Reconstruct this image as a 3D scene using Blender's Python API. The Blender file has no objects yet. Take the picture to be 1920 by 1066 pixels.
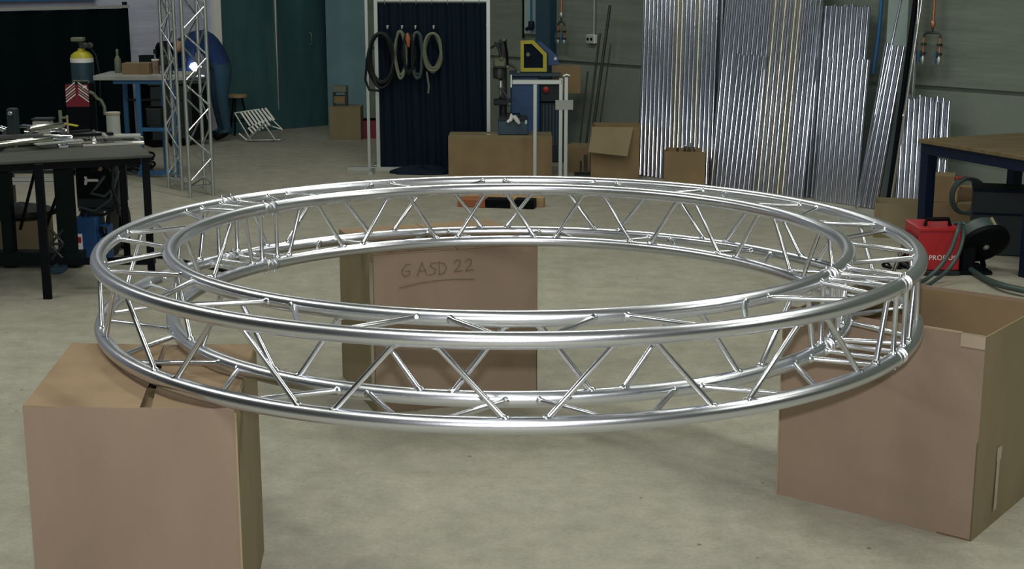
import bpy, math, random
from mathutils import Vector, Matrix
random.seed(7)
S = bpy.context.scene
COL = S.collection
PI = math.pi
R = math.radians

# ------------------------------------------------------------------ camera, world, lights, exposure
FPX, PITCH, CAMH = 2682.0, 0.2194, 2.0
cam_d = bpy.data.cameras.new('camera')
cam_d.sensor_width = 36.0
cam_d.lens = FPX / 1920 * 36.0
cam_d.clip_end = 200
cam = bpy.data.objects.new('camera', cam_d)
COL.objects.link(cam)
cam.location = (0, 0, CAMH)
cam.rotation_euler = (PI / 2 - PITCH, 0, 0)
S.camera = cam

S.view_settings.view_transform = 'Standard'
S.view_settings.look = 'None'
S.view_settings.gamma = 1.0
S.view_settings.use_curve_mapping = False
S.view_settings.exposure = 0.0

world = bpy.data.worlds.new('world')
S.world = world
world.use_nodes = True
world.node_tree.nodes['Background'].inputs[0].default_value = (0.55, 0.65, 0.75, 1)
world.node_tree.nodes['Background'].inputs[1].default_value = 0.08

# room: a rectangle turned 48 degrees from the camera axis, corner behind the screen
A = R(-48)
DIR = Vector((math.cos(A), math.sin(A), 0))          # along the right wall, towards the camera
NRM = Vector((-math.sin(-A), -math.cos(A), 0))       # off the right wall, into the room
CORNER = Vector((-2.3, 18.45, 0))
CEIL = 5.5


def area(name, loc, sx, sy, power, col, aim=(0, 0, -1), roll=0.0):
    d = bpy.data.lights.new(name, 'AREA')
    d.shape = 'RECTANGLE'
    d.size, d.size_y, d.energy, d.color = sx, sy, power, col
    o = bpy.data.objects.new(name, d)
    COL.objects.link(o)
    o.location = loc
    q = Vector(aim).to_track_quat('-Z', 'Y')
    o.rotation_euler = (q @ Matrix.Rotation(roll, 3, 'Z').to_quaternion()).to_euler()
    return o


for i in range(4):                                    # rows of fluorescent battens under the roof
    for j in range(2):
        p = CORNER + DIR * (3.0 + 5.0 * i) + NRM * (4.2 + 6.0 * j)
        area('roof_light', (p.x, p.y, CEIL - 0.12), 0.36, 3.4, (55, 112, 112, 112)[i], (1.0, 0.99, 0.87), roll=A + PI / 2)
area('camera_flash', (0.0, 0.06, CAMH + 0.11), 0.07, 0.045, 122, (0.97, 0.93, 0.96), (0, math.cos(PITCH), -math.sin(PITCH)))


# ------------------------------------------------------------------ materials
def mat(name, col, rough=0.6, metal=0.0, var=0.0, vscale=8.0, stretch=(1, 1, 1), bump=0.0, bscale=60.0, col2=None, spec=0.5, coat=0.0):
    m = bpy.data.materials.new(name)
    m.use_nodes = True
    nt = m.node_tree
    N, L = nt.nodes, nt.links
    b = N['Principled BSDF']
    b.inputs['Base Color'].default_value = (*col, 1)
    b.inputs['Roughness'].default_value = rough
    b.inputs['Metallic'].default_value = metal
    b.inputs['Specular IOR Level'].default_value = spec
    b.inputs['Coat Weight'].default_value = coat
    if var or col2 or bump:
        tc = N.new('ShaderNodeTexCoord')
        mp = N.new('ShaderNodeMapping')
        mp.inputs['Scale'].default_value = stretch
        L.new(tc.outputs['Object'], mp.inputs['Vector'])
    if var or col2:
        n = N.new('ShaderNodeTexNoise')
        n.inputs['Scale'].default_value = vscale
        n.inputs['Detail'].default_value = 6
        L.new(mp.outputs['Vector'], n.inputs['Vector'])
        r = N.new('ShaderNodeValToRGB')
        c2 = col2 if col2 else tuple(c * (1 + var) for c in col)
        c1 = col if col2 else tuple(c * (1 - var) for c in col)
        r.color_ramp.elements[0].position = 0.32
        r.color_ramp.elements[1].position = 0.68
        r.color_ramp.elements[0].color = (*c1, 1)
        r.color_ramp.elements[1].color = (*c2, 1)
        L.new(n.outputs['Fac'], r.inputs['Fac'])
        L.new(r.outputs['Color'], b.inputs['Base Color'])
    if bump:
        n2 = N.new('ShaderNodeTexNoise')
        n2.inputs['Scale'].default_value = bscale
        n2.inputs['Detail'].default_value = 4
        L.new(mp.outputs['Vector'], n2.inputs['Vector'])
        bp = N.new('ShaderNodeBump')
        bp.inputs['Strength'].default_value = bump
        bp.inputs['Distance'].default_value = 0.01
        L.new(n2.outputs['Fac'], bp.inputs['Height'])
        L.new(bp.outputs['Normal'], b.inputs['Normal'])
    return m


def floor_material():
    m = mat('worn_concrete_floor', (0.30, 0.30, 0.235), 0.62, spec=0.35)
    nt = m.node_tree
    N, L = nt.nodes, nt.links
    b = N['Principled BSDF']
    tc = N.new('ShaderNodeTexCoord')

    def noise(scale, det=8, rgh=0.6):
        n = N.new('ShaderNodeTexNoise')
        n.inputs['Scale'].default_value = scale
        n.inputs['Detail'].default_value = det
        n.inputs['Roughness'].default_value = rgh
        L.new(tc.outputs['Object'], n.inputs['Vector'])
        return n

    def ramp(src, p0, c0, p1, c1):
        r = N.new('ShaderNodeValToRGB')
        r.color_ramp.elements[0].position = p0
        r.color_ramp.elements[1].position = p1
        r.color_ramp.elements[0].color = (*c0, 1)
        r.color_ramp.elements[1].color = (*c1, 1)
        L.new(src, r.inputs['Fac'])
        return r

    def mix(kind, a, c, f=1.0):
        x = N.new('ShaderNodeMix')
        x.data_type = 'RGBA'
        x.blend_type = kind
        x.inputs['Factor'].default_value = f
        L.new(a, x.inputs['A'])
        L.new(c, x.inputs['B'])
        return x.outputs['Result']
    big = ramp(noise(0.9).outputs['Fac'], 0.3, (0.30, 0.292, 0.235), 0.7, (0.385, 0.375, 0.31))
    mid = ramp(noise(7, 10, 0.7).outputs['Fac'], 0.3, (0.74, 0.75, 0.76), 0.7, (1.08, 1.08, 1.08))
    fine = ramp(noise(60, 4).outputs['Fac'], 0.3, (0.88, 0.88, 0.88), 0.7, (1.07, 1.07, 1.07))
    v = N.new('ShaderNodeTexVoronoi')                     # dropped specks
    v.inputs['Scale'].default_value = 5.0
    L.new(tc.outputs['Object'], v.inputs['Vector'])
    sp = ramp(v.outputs['Distance'], 0.035, (0.35, 0.34, 0.32), 0.05, (1, 1, 1))
    c = mix('MULTIPLY', big.outputs['Color'], mid.outputs['Color'])
    c = mix('MULTIPLY', c, fine.outputs['Color'])
    c = mix('MULTIPLY', c, sp.outputs['Color'], 0.8)
    L.new(c, b.inputs['Base Color'])
    bp = N.new('ShaderNodeBump')
    bp.inputs['Strength'].default_value = 0.15
    bp.inputs['Distance'].default_value = 0.004
    L.new(noise(40).outputs['Fac'], bp.inputs['Height'])
    L.new(bp.outputs['Normal'], b.inputs['Normal'])
    return m


def concrete_wall_material(name, c1, c2, board=True):
    m = mat(name, c1, 0.85, spec=0.2)
    nt = m.node_tree
    N, L = nt.nodes, nt.links
    b = N['Principled BSDF']
    tc = N.new('ShaderNodeTexCoord')
    mp = N.new('ShaderNodeMapping')
    mp.inputs['Scale'].default_value = (0.6, 0.6, 7) if board else (2, 2, 1.2)
    L.new(tc.outputs['Object'], mp.inputs['Vector'])
    n = N.new('ShaderNodeTexNoise')
    n.inputs['Scale'].default_value = 2.2
    n.inputs['Detail'].default_value = 9
    n.inputs['Roughness'].default_value = 0.65
    L.new(mp.outputs['Vector'], n.inputs['Vector'])
    r = N.new('ShaderNodeValToRGB')
    r.color_ramp.elements[0].position = 0.3
    r.color_ramp.elements[1].position = 0.7
    r.color_ramp.elements[0].color = (*c1, 1)
    r.color_ramp.elements[1].color = (*c2, 1)
    L.new(n.outputs['Fac'], r.inputs['Fac'])
    L.new(r.outputs['Color'], b.inputs['Base Color'])
    bp = N.new('ShaderNodeBump')
    bp.inputs['Strength'].default_value = 0.35
    bp.inputs['Distance'].default_value = 0.02
    L.new(n.outputs['Fac'], bp.inputs['Height'])
    L.new(bp.outputs['Normal'], b.inputs['Normal'])
    return m


M = dict(
    floor=floor_material(),
    wall=concrete_wall_material('board_marked_concrete', (0.13, 0.16, 0.135), (0.18, 0.212, 0.178)),
    wall_low=concrete_wall_material('smooth_grey_concrete', (0.155, 0.187, 0.158), (0.182, 0.214, 0.182), False),
    wall_pale=concrete_wall_material('pale_lilac_blockwork', (0.40, 0.42, 0.53), (0.50, 0.53, 0.65)),
    ceiling=mat('roof_sheet', (0.07, 0.085, 0.09), 0.7),
    wall_out=mat('painted_wall', (0.07, 0.09, 0.10), 0.8),
    door=mat('teal_sheet_steel', (0.055, 0.135, 0.15), 0.28, 0.35, var=0.25, vscale=1.5, stretch=(3, 3, 0.5)),
    column=mat('pale_blue_grey_column', (0.17, 0.30, 0.35), 0.6, var=0.1, vscale=2),
    column_grey=mat('grey_green_column', (0.26, 0.35, 0.34), 0.7, var=0.1, vscale=3),
    steel_blue=mat('navy_steel_paint', (0.018, 0.055, 0.085), 0.5),
    alu=mat('bright_aluminium', (0.70, 0.735, 0.80), 0.28, 1.0, bump=0.03, bscale=220),
    alu_brace=mat('drawn_aluminium', (0.70, 0.73, 0.78), 0.25, 1.0),
    alu_weld=mat('weld_aluminium', (0.62, 0.64, 0.68), 0.32, 1.0, bump=0.15, bscale=200),
    alu_stock=mat('mill_finish_tube', (0.80, 0.85, 0.93), 0.15, 1.0),
    alu_gold=mat('dull_yellowish_tube', (0.76, 0.76, 0.67), 0.2, 1.0),
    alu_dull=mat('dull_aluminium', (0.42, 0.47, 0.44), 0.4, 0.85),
    card=mat('cardboard', (0.235, 0.178, 0.130), 0.85, var=0.06, vscale=5, stretch=(1, 1, 0.4), bump=0.06, bscale=90, spec=0.2),
    card_side=mat('cardboard_olive_shade', (0.215, 0.180, 0.105), 0.85, var=0.08, vscale=5, stretch=(1, 1, 0.4), bump=0.06, bscale=90, spec=0.2),  # shade painted into the big boxes' sides; also plain colour for small cartons
    card_top=mat('cardboard_top', (0.26, 0.19, 0.12), 0.85, var=0.12, vscale=4, spec=0.2),
    card_dull=mat('cardboard_brown', (0.215, 0.155, 0.085), 0.85, var=0.1, vscale=4, spec=0.2),
    card_edge=mat('cardboard_edge', (0.30, 0.235, 0.155), 0.9),
    tape=mat('clear_tape', (0.33, 0.27, 0.20), 0.2, coat=0.5),
    marker=mat('grey_marker', (0.10, 0.078, 0.062), 0.7),
    black=mat('black_paint', (0.002, 0.003, 0.005), 0.55, spec=0.1),
    black_rub=mat('black_rubber', (0.005, 0.007, 0.009), 0.6, spec=0.3),
    dark_steel=mat('dark_steel', (0.05, 0.055, 0.055), 0.5, 0.5, var=0.3, vscale=10),
    table_top=mat('scuffed_steel_plate', (0.045, 0.052, 0.044), 0.75, 0.0, var=0.25, vscale=3),
    curtain=mat('dark_welding_curtain', (0.001, 0.008, 0.018), 0.6, spec=0.12),
    curtain_black=mat('black_welding_curtain', (0.001, 0.005, 0.006), 0.8, spec=0.06),
    blue=mat('blue_paint', (0.02, 0.11, 0.26), 0.45),
    blue_deep=mat('deep_blue_paint', (0.012, 0.06, 0.18), 0.45, var=0.15, vscale=6),
    navy=mat('navy_paint', (0.003, 0.008, 0.028), 0.5, spec=0.25),
    red=mat('red_paint', (0.36, 0.012, 0.018), 0.45),
    red_dark=mat('dark_red_paint', (0.16, 0.006, 0.02), 0.5),
    yellow=mat('yellow_paint', (0.42, 0.38, 0.02), 0.45),
    white=mat('white_paint', (0.75, 0.77, 0.75), 0.5),
    grey=mat('grey_paint', (0.30, 0.32, 0.30), 0.55),
    grey_dark=mat('dark_grey_paint', (0.014, 0.022, 0.026), 0.55, spec=0.3),
    khaki=mat('khaki_hose', (0.13, 0.15, 0.10), 0.5),
    hose=mat('grey_green_hose', (0.035, 0.06, 0.058), 0.5),
    copper=mat('copper', (0.45, 0.22, 0.14), 0.4, 0.7),
    wood=mat('worn_wood_top', (0.12, 0.09, 0.042), 0.7, var=0.2, vscale=3, stretch=(1, 6, 1)),
    wood_light=mat('light_wood', (0.36, 0.25, 0.13), 0.7, var=0.15, vscale=8),
    denim=mat('faded_denim', (0.018, 0.06, 0.10), 0.9, var=0.15, vscale=12),
    jacket=mat('blue_work_jacket', (0.006, 0.03, 0.11), 0.9, var=0.15, vscale=8),
    skin=mat('skin', (0.45, 0.26, 0.18), 0.6),
    orange=mat('orange_paint', (0.30, 0.10, 0.04), 0.6),
    green=mat('dark_green_paint', (0.003, 0.010, 0.010), 0.55, spec=0.15),
)
spark = bpy.data.materials.new('welding_arc')
spark.use_nodes = True
spark.node_tree.nodes['Principled BSDF'].inputs['Emission Color'].default_value = (0.8, 0.8, 1, 1)
spark.node_tree.nodes['Principled BSDF'].inputs['Emission Strength'].default_value = 6
M['spark'] = spark


# ------------------------------------------------------------------ geometry helpers
def frame(x, y, z=0.0, rot=0.0):
    return Matrix.Translation((x, y, z)) @ Matrix.Rotation(rot, 4, 'Z')


class MB:
    """collects shapes as vertices and faces; every shape passes through the frame T"""

    def __init__(s, T=None):
        s.v, s.f, s.T = [], [], T or Matrix.Identity(4)

    def add(s, vs, fs):
        n = len(s.v)
        s.v += [s.T @ Vector(p) for p in vs]
        s.f += [tuple(i + n for i in f) for f in fs]
        return s

    def box(s, x0, x1, y0, y1, z0, z1, bev=0.0):
        if bev <= 0:
            vs = [(x, y, z) for z in (z0, z1) for (x, y) in ((x0, y0), (x1, y0), (x1, y1), (x0, y1))]
            return s.add(vs, [(3, 2, 1, 0), (4, 5, 6, 7), (0, 1, 5, 4), (1, 2, 6, 5), (2, 3, 7, 6), (3, 0, 4, 7)])
        b = min(bev, (x1 - x0) / 2.1, (y1 - y0) / 2.1, (z1 - z0) / 2.1)
        rings = []
        for z, i in ((z0, b), (z0 + b, 0), (z1 - b, 0), (z1, b)):
            rings.append([(x0 + b + i * .5, y0 + i, z), (x1 - b - i * .5, y0 + i, z), (x1 - i, y0 + b + i * .5, z), (x1 - i, y1 - b - i * .5, z),
                          (x1 - b - i * .5, y1 - i, z), (x0 + b + i * .5, y1 - i, z), (x0 + i, y1 - b - i * .5, z), (x0 + i, y0 + b + i * .5, z)])
        return s.loft(rings)

    def loft(s, rings, cap=True, closed=True):
        n = len(rings[0])
        vs = [p for r in rings for p in r]
        fs = []
        for k in range(len(rings) - 1):
            for i in range(n if closed else n - 1):
                j = (i + 1) % n
                fs.append((k * n + i, k * n + j, (k + 1) * n + j, (k + 1) * n + i))
        if cap:
            fs.append(tuple(range(n - 1, -1, -1)))
            fs.append(tuple((len(rings) - 1) * n + i for i in range(n)))
        return s.add(vs, fs)

    def path(s, pts, r, n=8, cap=True, loop=False):
        pts = [Vector(p) for p in pts]
        rs = r if isinstance(r, (list, tuple)) else [r] * len(pts)
        up = None
        rings = []
        for i, p in enumerate(pts):
            if loop:
                t = pts[(i + 1) % len(pts)] - pts[i - 1]
            else:
                t = pts[min(i + 1, len(pts) - 1)] - pts[max(i - 1, 0)]
            t.normalize()
            if up is None:
                up = Vector((0, 0, 1)) if abs(t.z) < 0.9 else Vector((1, 0, 0))
            sx = t.cross(up)
            sx.normalize()
            up = sx.cross(t)
            rings.append([p + sx * math.cos(2 * PI * k / n) * rs[i] + up * math.sin(2 * PI * k / n) * rs[i] for k in range(n)])
        if loop:
            m = len(rings)
            vs = [q for g in rings for q in g]
            fs = [(k * n + i, k * n + (i + 1) % n, ((k + 1) % m) * n + (i + 1) % n, ((k + 1) % m) * n + i) for k in range(m) for i in range(n)]
            return s.add(vs, fs)
        return s.loft(rings, cap)

    def tube(s, a, b, r, n=10):
        return s.path([a, b], r, n)

    def lathe(s, prof, c=(0, 0, 0), n=20, axis='z'):
        rings = []
        for (r, h) in prof:
            g = []
            for k in range(n):
                x, y = r * math.cos(2 * PI * k / n), r * math.sin(2 * PI * k / n)
                q = (x, y, h) if axis == 'z' else ((x, -h, y) if axis == 'y' else (h, x, y))
                g.append((q[0] + c[0], q[1] + c[1], q[2] + c[2]))
            rings.append(g)
        return s.loft(rings)

    def prism(s, poly, z0, z1):
        return s.loft([[(x, y, z0) for x, y in poly], [(x, y, z1) for x, y in poly]])

    def vprism(s, poly, y0, y1):
        """outline in x,z given depth along y"""
        return s.loft([[(x, y0, z) for x, z in poly], [(x, y1, z) for x, z in poly]])

    def mesh(s, name, off=Vector((0, 0, 0)), smooth=True):
        me = bpy.data.meshes.new(name)
        me.from_pydata([tuple(p - off) for p in s.v], [], s.f)
        me.validate()
        bm_fix(me)
        if smooth:
            me.shade_smooth()
            me.set_sharp_from_angle(angle=R(38))
        return me


def bm_fix(me):
    import bmesh
    bm = bmesh.new()
    bm.from_mesh(me)
    bmesh.ops.recalc_face_normals(bm, faces=bm.faces[:])
    bm.to_mesh(me)
    bm.free()


ORG = {}


def thing(name, label, cat, loc, group=None):
    o = bpy.data.objects.new(name, None)
    COL.objects.link(o)
    o.location = loc
    o.empty_display_size = 0.05
    o['label'], o['category'] = label, cat
    if group:
        o['group'] = group
    ORG[o.name] = Vector(loc)
    return o


def part(name, mb, m, parent, label=None, kind=None, smooth=True):
    off = ORG[parent.name]
    o = bpy.data.objects.new(name, mb.mesh(name, off, smooth))
    o.data.materials.append(M[m] if isinstance(m, str) else m)
    COL.objects.link(o)
    o.parent = parent
    ORG[o.name] = off
    if label:
        o['label'] = label
    if kind:
        o['kind'] = kind
    return o


def solo(name, mb, m, label, cat, loc=(0, 0, 0), group=None, smooth=True):
    off = Vector(loc)
    o = bpy.data.objects.new(name, mb.mesh(name, off, smooth))
    o.data.materials.append(M[m])
    COL.objects.link(o)
    o.location = off
    o['label'], o['category'] = label, cat
    if group:
        o['group'] = group
    ORG[o.name] = off
    return o


def struct(name, mb, m, smooth=False, parent=None):
    off = Vector((0, 0, 0))
    o = bpy.data.objects.new(name, mb.mesh(name, off, smooth))
    o.data.materials.append(M[m])
    COL.objects.link(o)
    if parent:
        o.parent = parent
    else:
        o['kind'] = 'structure'
    ORG[o.name] = off
    return o


def at(px, py, Y):
    """the point at distance Y from the camera seen in the photograph at px, py"""
    u, v = (px - 960) / FPX, -(py - 533) / FPX
    cp, sp = math.cos(PITCH), math.sin(PITCH)
    d = Vector((u, cp + v * sp, -sp + v * cp))
    return d * (Y / d.y) + Vector((0, 0, CAMH))


def fl(px, py, z=0.0):
    u, v = (px - 960) / FPX, -(py - 533) / FPX
    cp, sp = math.cos(PITCH), math.sin(PITCH)
    d = Vector((u, cp + v * sp, -sp + v * cp))
    return d * ((z - CAMH) / d.z) + Vector((0, 0, CAMH))


def wall_at(px, off=0.0):
    """floor point on the right wall (off metres in front of it) in the column px"""
    u = (px - 960) / FPX
    best = None
    lo, hi = 0.0, 22.0
    c = CORNER + NRM * off
    for _ in range(50):
        m = (lo + hi) / 2
        p = c + DIR * m
        dep = p.y * math.cos(PITCH) + 0.9 * math.sin(PITCH)
        if p.x / dep < u:
            lo = m
        else:
            hi = m
    return c + DIR * lo


# ------------------------------------------------------------------ the setting
L1, L2 = 23.0, 17.5
c0, c1 = CORNER, CORNER + DIR * L1
c2, c3 = c1 + NRM * L2, CORNER + NRM * L2
TW = Matrix.Translation(CORNER) @ Matrix.Rotation(A, 4, 'Z')     # x along the right wall, -y into the room
struct('floor', MB().prism([(p.x, p.y) for p in (c3, c2, c1, c0)], -0.1, 0.0), 'floor')
struct('ceiling', MB().prism([(p.x, p.y) for p in (c3, c2, c1, c0)], CEIL, CEIL + 0.1), 'ceiling')
w = MB(TW)
w.box(0, L1, 0.0, 0.2, 1.02, CEIL)
wr = struct('wall_right', w, 'wall')
w = MB(TW)
w.box(0, L1, 0.0, 0.2, 0, 0.985)
w.box(0, L1, 0.035, 0.2, 0.98, 1.03)
struct('lower_course', w, 'wall_low', parent=wr)
struct('wall_back', MB(TW).box(-0.2, 0.0, -L2, 0.2, 0, CEIL), 'wall_pale')
struct('wall_left', MB(TW).box(0, L1, -L2 - 0.2, -L2, 0, CEIL), 'wall_out')
struct('wall_front', MB(TW).box(L1, L1 + 0.2, -L2 - 0.2, 0.2, 0, CEIL), 'wall_out')
# teal sheet-steel sliding door in the back wall
d = MB(TW).box(0.0, 0.05, -1.62, -0.08, 0, 3.2)
door = struct('door_1', d, 'door')
g = MB(TW)
for y in (-1.62, -0.86, -0.10):
    g.box(0.05, 0.062, y, y + 0.02, 0.02, 3.18)
struct('door_rib', g, 'door', parent=door)
struct('door_glare_streak', MB(TW).path([(0.06, -0.86, z) for z in (0.25, 0.8, 1.4, 2.2, 3.1)], [0.008, 0.014, 0.024, 0.022, 0.02], 10), 'alu_dull', parent=door, smooth=True)  # added pale strip imitating a glare streak on the glossy sheet
struct('door_handle', MB(TW).path([(0.05, -0.36, 1.02), (0.09, -0.36, 1.04), (0.09, -0.36, 1.16), (0.05, -0.36, 1.18)], 0.008, 6), 'alu_dull', parent=door, smooth=True)
struct('trim_1', MB(TW).box(0.0, 0.06, -1.72, -1.62, 0, 3.3), 'white')
# columns on the right wall


def column(name, px0, px1, depth, m, z0=0.0):
    a = wall_at(px0)
    b = wall_at(px1)
    ta, tb = (a - CORNER).dot(DIR), (b - CORNER).dot(DIR)
    return struct(name, MB(TW).box(ta, tb, -depth, 0.0, z0, CEIL), m), (ta, tb)


struct('trim_2', MB(TW).box(0.32, 0.72, -0.3, 0.0, 0, CEIL), 'column')
column('trim_3', 1017, 1043, 0.10, 'steel_blue')
column('trim_4', 1671, 1708, 0.10, 'column_grey')
o, _ = column('trim_5', 988, 1017, 0.04, 'column_grey', 1.28)
struct('trim_6', MB(TW).box(0.0, 0.08, -6.0, -3.2, 1.62, 1.80), 'blue')

# ------------------------------------------------------------------ circular truss
CX, CY, ZT = -0.0103, 5.1678, CAMH - 0.9812
RO, RI, ZB = 1.4571, 1.2156, ZT - 0.2385
CR = 0.0245
J0, J1 = -31.5, 145.5
truss = thing('circular_truss', 'big polished aluminium circular box truss lying across three cardboard boxes', 'truss', (CX, CY, ZB - CR))


def cyl(r, deg, z):
    return Vector((CX + r * math.cos(R(deg)), CY + r * math.sin(R(deg)), z))


CH = {'OT': (RO, ZT), 'OB': (RO, ZB), 'IT': (RI, ZT), 'IB': (RI, ZB)}
ARCS = ((J0 + 0.75, J1 - 0.75), (J1 + 0.75, 360 + J0 - 0.75))
for a0, a1 in ARCS:
    for k in CH:
        r, z = CH[k]
        n = 90
        part('chord', MB().path([cyl(r, a0 + (a1 - a0) * i / n, z) for i in range(n + 1)], CR, 20), 'alu', truss)


def brace(ka, aa, kb, ab, r=0.0088):
    p, q = cyl(CH[ka][0], aa, CH[ka][1]), cyl(CH[kb][0], ab, CH[kb][1])
    L = (q - p).length
    t = (q - p) / L
    ds = [0.012, 0.0235, 0.027, 0.031, 0.036]
    rs = [r * 1.7, r * 1.75, r * 1.55, r * 1.2, r]
    pts = [p + t * x for x in ds] + [p + t * (L - x) for x in reversed(ds)]
    part('brace', MB().path(pts, rs + rs[::-1], 10), 'alu_brace', truss)


G = 1.65


def zigzag(k1, k2, nodes):
    """nodes: list of (chord index 0/1, angle); braces between successive nodes"""
    for (s1, a1), (s2, a2) in zip(nodes, nodes[1:]):
        sg = 1 if a2 > a1 else -1
        brace((k1, k2)[s1], a1 + sg * G, (k1, k2)[s2], a2 - sg * G)


back_a = [-22.5 + 21 * k for k in range(8)]
back_b = [-12.0 + 21 * k for k in range(8)]
front_n = [-41.0 - 23.55 * k for k in range(8)]
front_m = [-52.8 - 23.55 * k for k in range(7)]


def merged(first, second, s1, s2, e0, e1):
    seq = sorted([(a, s1) for a in first] + [(a, s2) for a in second])
    seq = [(s, a) for a, s in seq]
    lo, hi = (e0, e1)
    seq = [(1 - seq[0][0], lo)] + seq + [(1 - seq[-1][0], hi)]
    return seq


for A_, B_, e0, e1 in ((back_a, back_b, J0 + 3.2, J1 - 3.2), (front_m, front_n, J1 - 360 + 3.2, J0 - 3.2)):
    zigzag('OT', 'OB', merged(A_, B_, 0, 1, e0, e1))      # outer face: top at A, bottom at B
    zigzag('IT', 'IB', merged(B_, A_, 0, 1, e0, e1))      # inner face: top at B, bottom at A
    zigzag('IT', 'OT', merged(A_, B_, 0, 1, e0, e1))      # upper face
    zigzag('IB', 'OB', merged(B_, A_, 0, 1, e0, e1))      # lower face
for j in (J0, J1):
    for sgn in (-1, 1):
        a = j + sgn * 2.1
        brace('OT', a, 'OB', a, 0.0085)
        brace('IT', a, 'IB', a, 0.0085)
        brace('IT', a, 'OT', a, 0.0085)
        brace('IB', a, 'OB', a, 0.0085)
    for k in CH:
        r, z = CH[k]
        da = math.degrees(0.035 / r)
        pr = [(-1.0, CR + 0.001), (-0.95, CR + 0.0022), (-0.55, CR + 0.0022), (-0.5, CR - 0.003), (-0.1, CR - 0.003), (-0.05, CR + 0.0018),
              (0.05, CR + 0.0018), (0.1, CR - 0.003), (0.5, CR - 0.003), (0.55, CR + 0.0022), (0.95, CR + 0.0022), (1.0, CR + 0.001)]
        cp = part('coupler', MB().path([cyl(r, j + da * x, z) for x, _ in pr], [q for _, q in pr], 18), 'alu_weld', truss)
        for x in (-0.75, 0.75):
            c = cyl(r, j + da * x, z)
            part('pin', MB().path([c + Vector((0, 0, h)) for h in (-0.036, -0.033, -0.031, 0.030, 0.030, 0.035)], [0.003, 0.005, 0.0045, 0.0045, 0.006, 0.005], 10), 'alu_weld', cp)

# ------------------------------------------------------------------ big cardboard boxes under the truss
BH = 0.752


def panel(mb, a, b, z0, z1, t, bulge=0.0):
    """upright board from floor point a to b, thickness t towards its left, slightly bulged"""
    a, b = Vector((a[0], a[1], 0)), Vector((b[0], b[1], 0))
    dr = (b - a)
    n = Vector((-dr.y, dr.x, 0)).normalized()
    cols = 7
    rings = []
    for i in range(cols):
        f = i / (cols - 1)
        p = a + dr * f
        k = math.sin(PI * f) * bulge
        rings.append([tuple(p - n * 0 + Vector((0, 0, z0))), tuple(p - n * k + Vector((0, 0, (z0 + z1) / 2))), tuple(p - n * k * 0.3 + Vector((0, 0, z1))),
                      tuple(p + n * t - n * k * 0.3 + Vector((0, 0, z1))), tuple(p + n * t - n * k + Vector((0, 0, (z0 + z1) / 2))), tuple(p + n * t + Vector((0, 0, z0)))])
    return mb.loft(rings)


# left box: closed top of two flaps
FLc, FRc, BRc, BLc = (-1.428, 3.995), (-0.806, 3.975), (-0.868, 4.69), (-1.498, 4.70)
b1 = thing('cardboard_box', 'tall cardboard box with closed top flaps under left front of aluminium ring', 'box', (-1.15, 4.34, 0))
T = 0.006
for (p, q, m, nm) in ((FLc, FRc, 'card', 'front_panel'), (FRc, BRc, 'card_side', 'side_panel'), (BRc, BLc, 'card', 'back_panel'), (BLc, FLc, 'card_side', 'side_panel')):
    part(nm, panel(MB(), p, q, 0.0, BH - 0.008, T, 0.006), m, b1)


def lerp(a, b, f):
    return (a[0] + (b[0] - a[0]) * f, a[1] + (b[1] - a[1]) * f)


def flap(mb, quad, z, th=0.006, dz=(0, 0, 0, 0)):
    mb.loft([[(p[0], p[1], z + e) for p, e in zip(quad, dz)], [(p[0], p[1], z + e + th) for p, e in zip(quad, dz)]])
    return mb


m0, m1 = lerp(FLc, FRc, 0.545), lerp(BLc, BRc, 0.50)
m2, m3 = lerp(FLc, FRc, 0.60), lerp(BLc, BRc, 0.52)
part('flap', flap(MB(), (lerp(FLc, FRc, 0.004), m0, m1, lerp(BLc, BRc, 0.004)), BH - 0.009, dz=(0, -0.016, -0.006, 0)), 'card_top', b1)
part('flap', flap(MB(), (m2, lerp(FRc, FLc, 0.004), lerp(BRc, BLc, 0.004), m3), BH - 0.009, dz=(-0.022, 0, 0, -0.006)), 'card_top', b1)
part('under_flap', flap(MB(), (lerp(FLc, BLc, .01), lerp(FRc, BRc, .01), lerp(FRc, BRc, .45), lerp(FLc, BLc, .45)), BH - 0.052), 'card_dull', b1)
e = MB()
e.path([(FRc[0] + 0.001, FRc[1] + 0.001, 0.0), (FRc[0] + 0.001, FRc[1] + 0.001, BH - 0.02)], 0.004, 6)
part('worn_corner', e, 'card_edge', b1)

# middle box, turned, with handwriting
c_l = Vector((-0.617, 6.24))
ex, ey = Vector((0.94, 0.342)), Vector((-0.342, 0.94))
w_, d_ = 0.783, 0.667
q = [c_l, c_l + ex * w_, c_l + ex * w_ + ey * d_, c_l + ey * d_]
b2 = thing('cardboard_box', 'cardboard box with handwritten marker lettering, standing behind ring centre', 'box', (c_l.x + 0.25, c_l.y + 0.4, 0))
for i, (m, nm) in enumerate((('card', 'front_panel'), ('card_side', 'side_panel'), ('card', 'back_panel'), ('card_side', 'side_panel'))):
    part(nm, panel(MB(), q[i], q[(i + 1) % 4], 0.0, BH - 0.012, T, 0.004), m, b2)
h0, h1 = lerp(q[0], q[1], .5), lerp(q[3], q[2], .5)
part('flap', flap(MB(), (q[0], lerp(q[0], q[1], .497), lerp(q[3], q[2], .497), q[3]), BH - 0.011), 'card_top', b2)
part('flap', flap(MB(), (lerp(q[0], q[1], .503), q[1], q[2], lerp(q[3], q[2], .503)), BH - 0.011), 'card_top', b2)
part('tape', MB(frame(c_l.x, c_l.y, 0, math.atan2(ex.y, ex.x))).box(-0.0012, 0.0, 0.02, 0.075, 0.08, 0.70), 'tape', b2)
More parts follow.
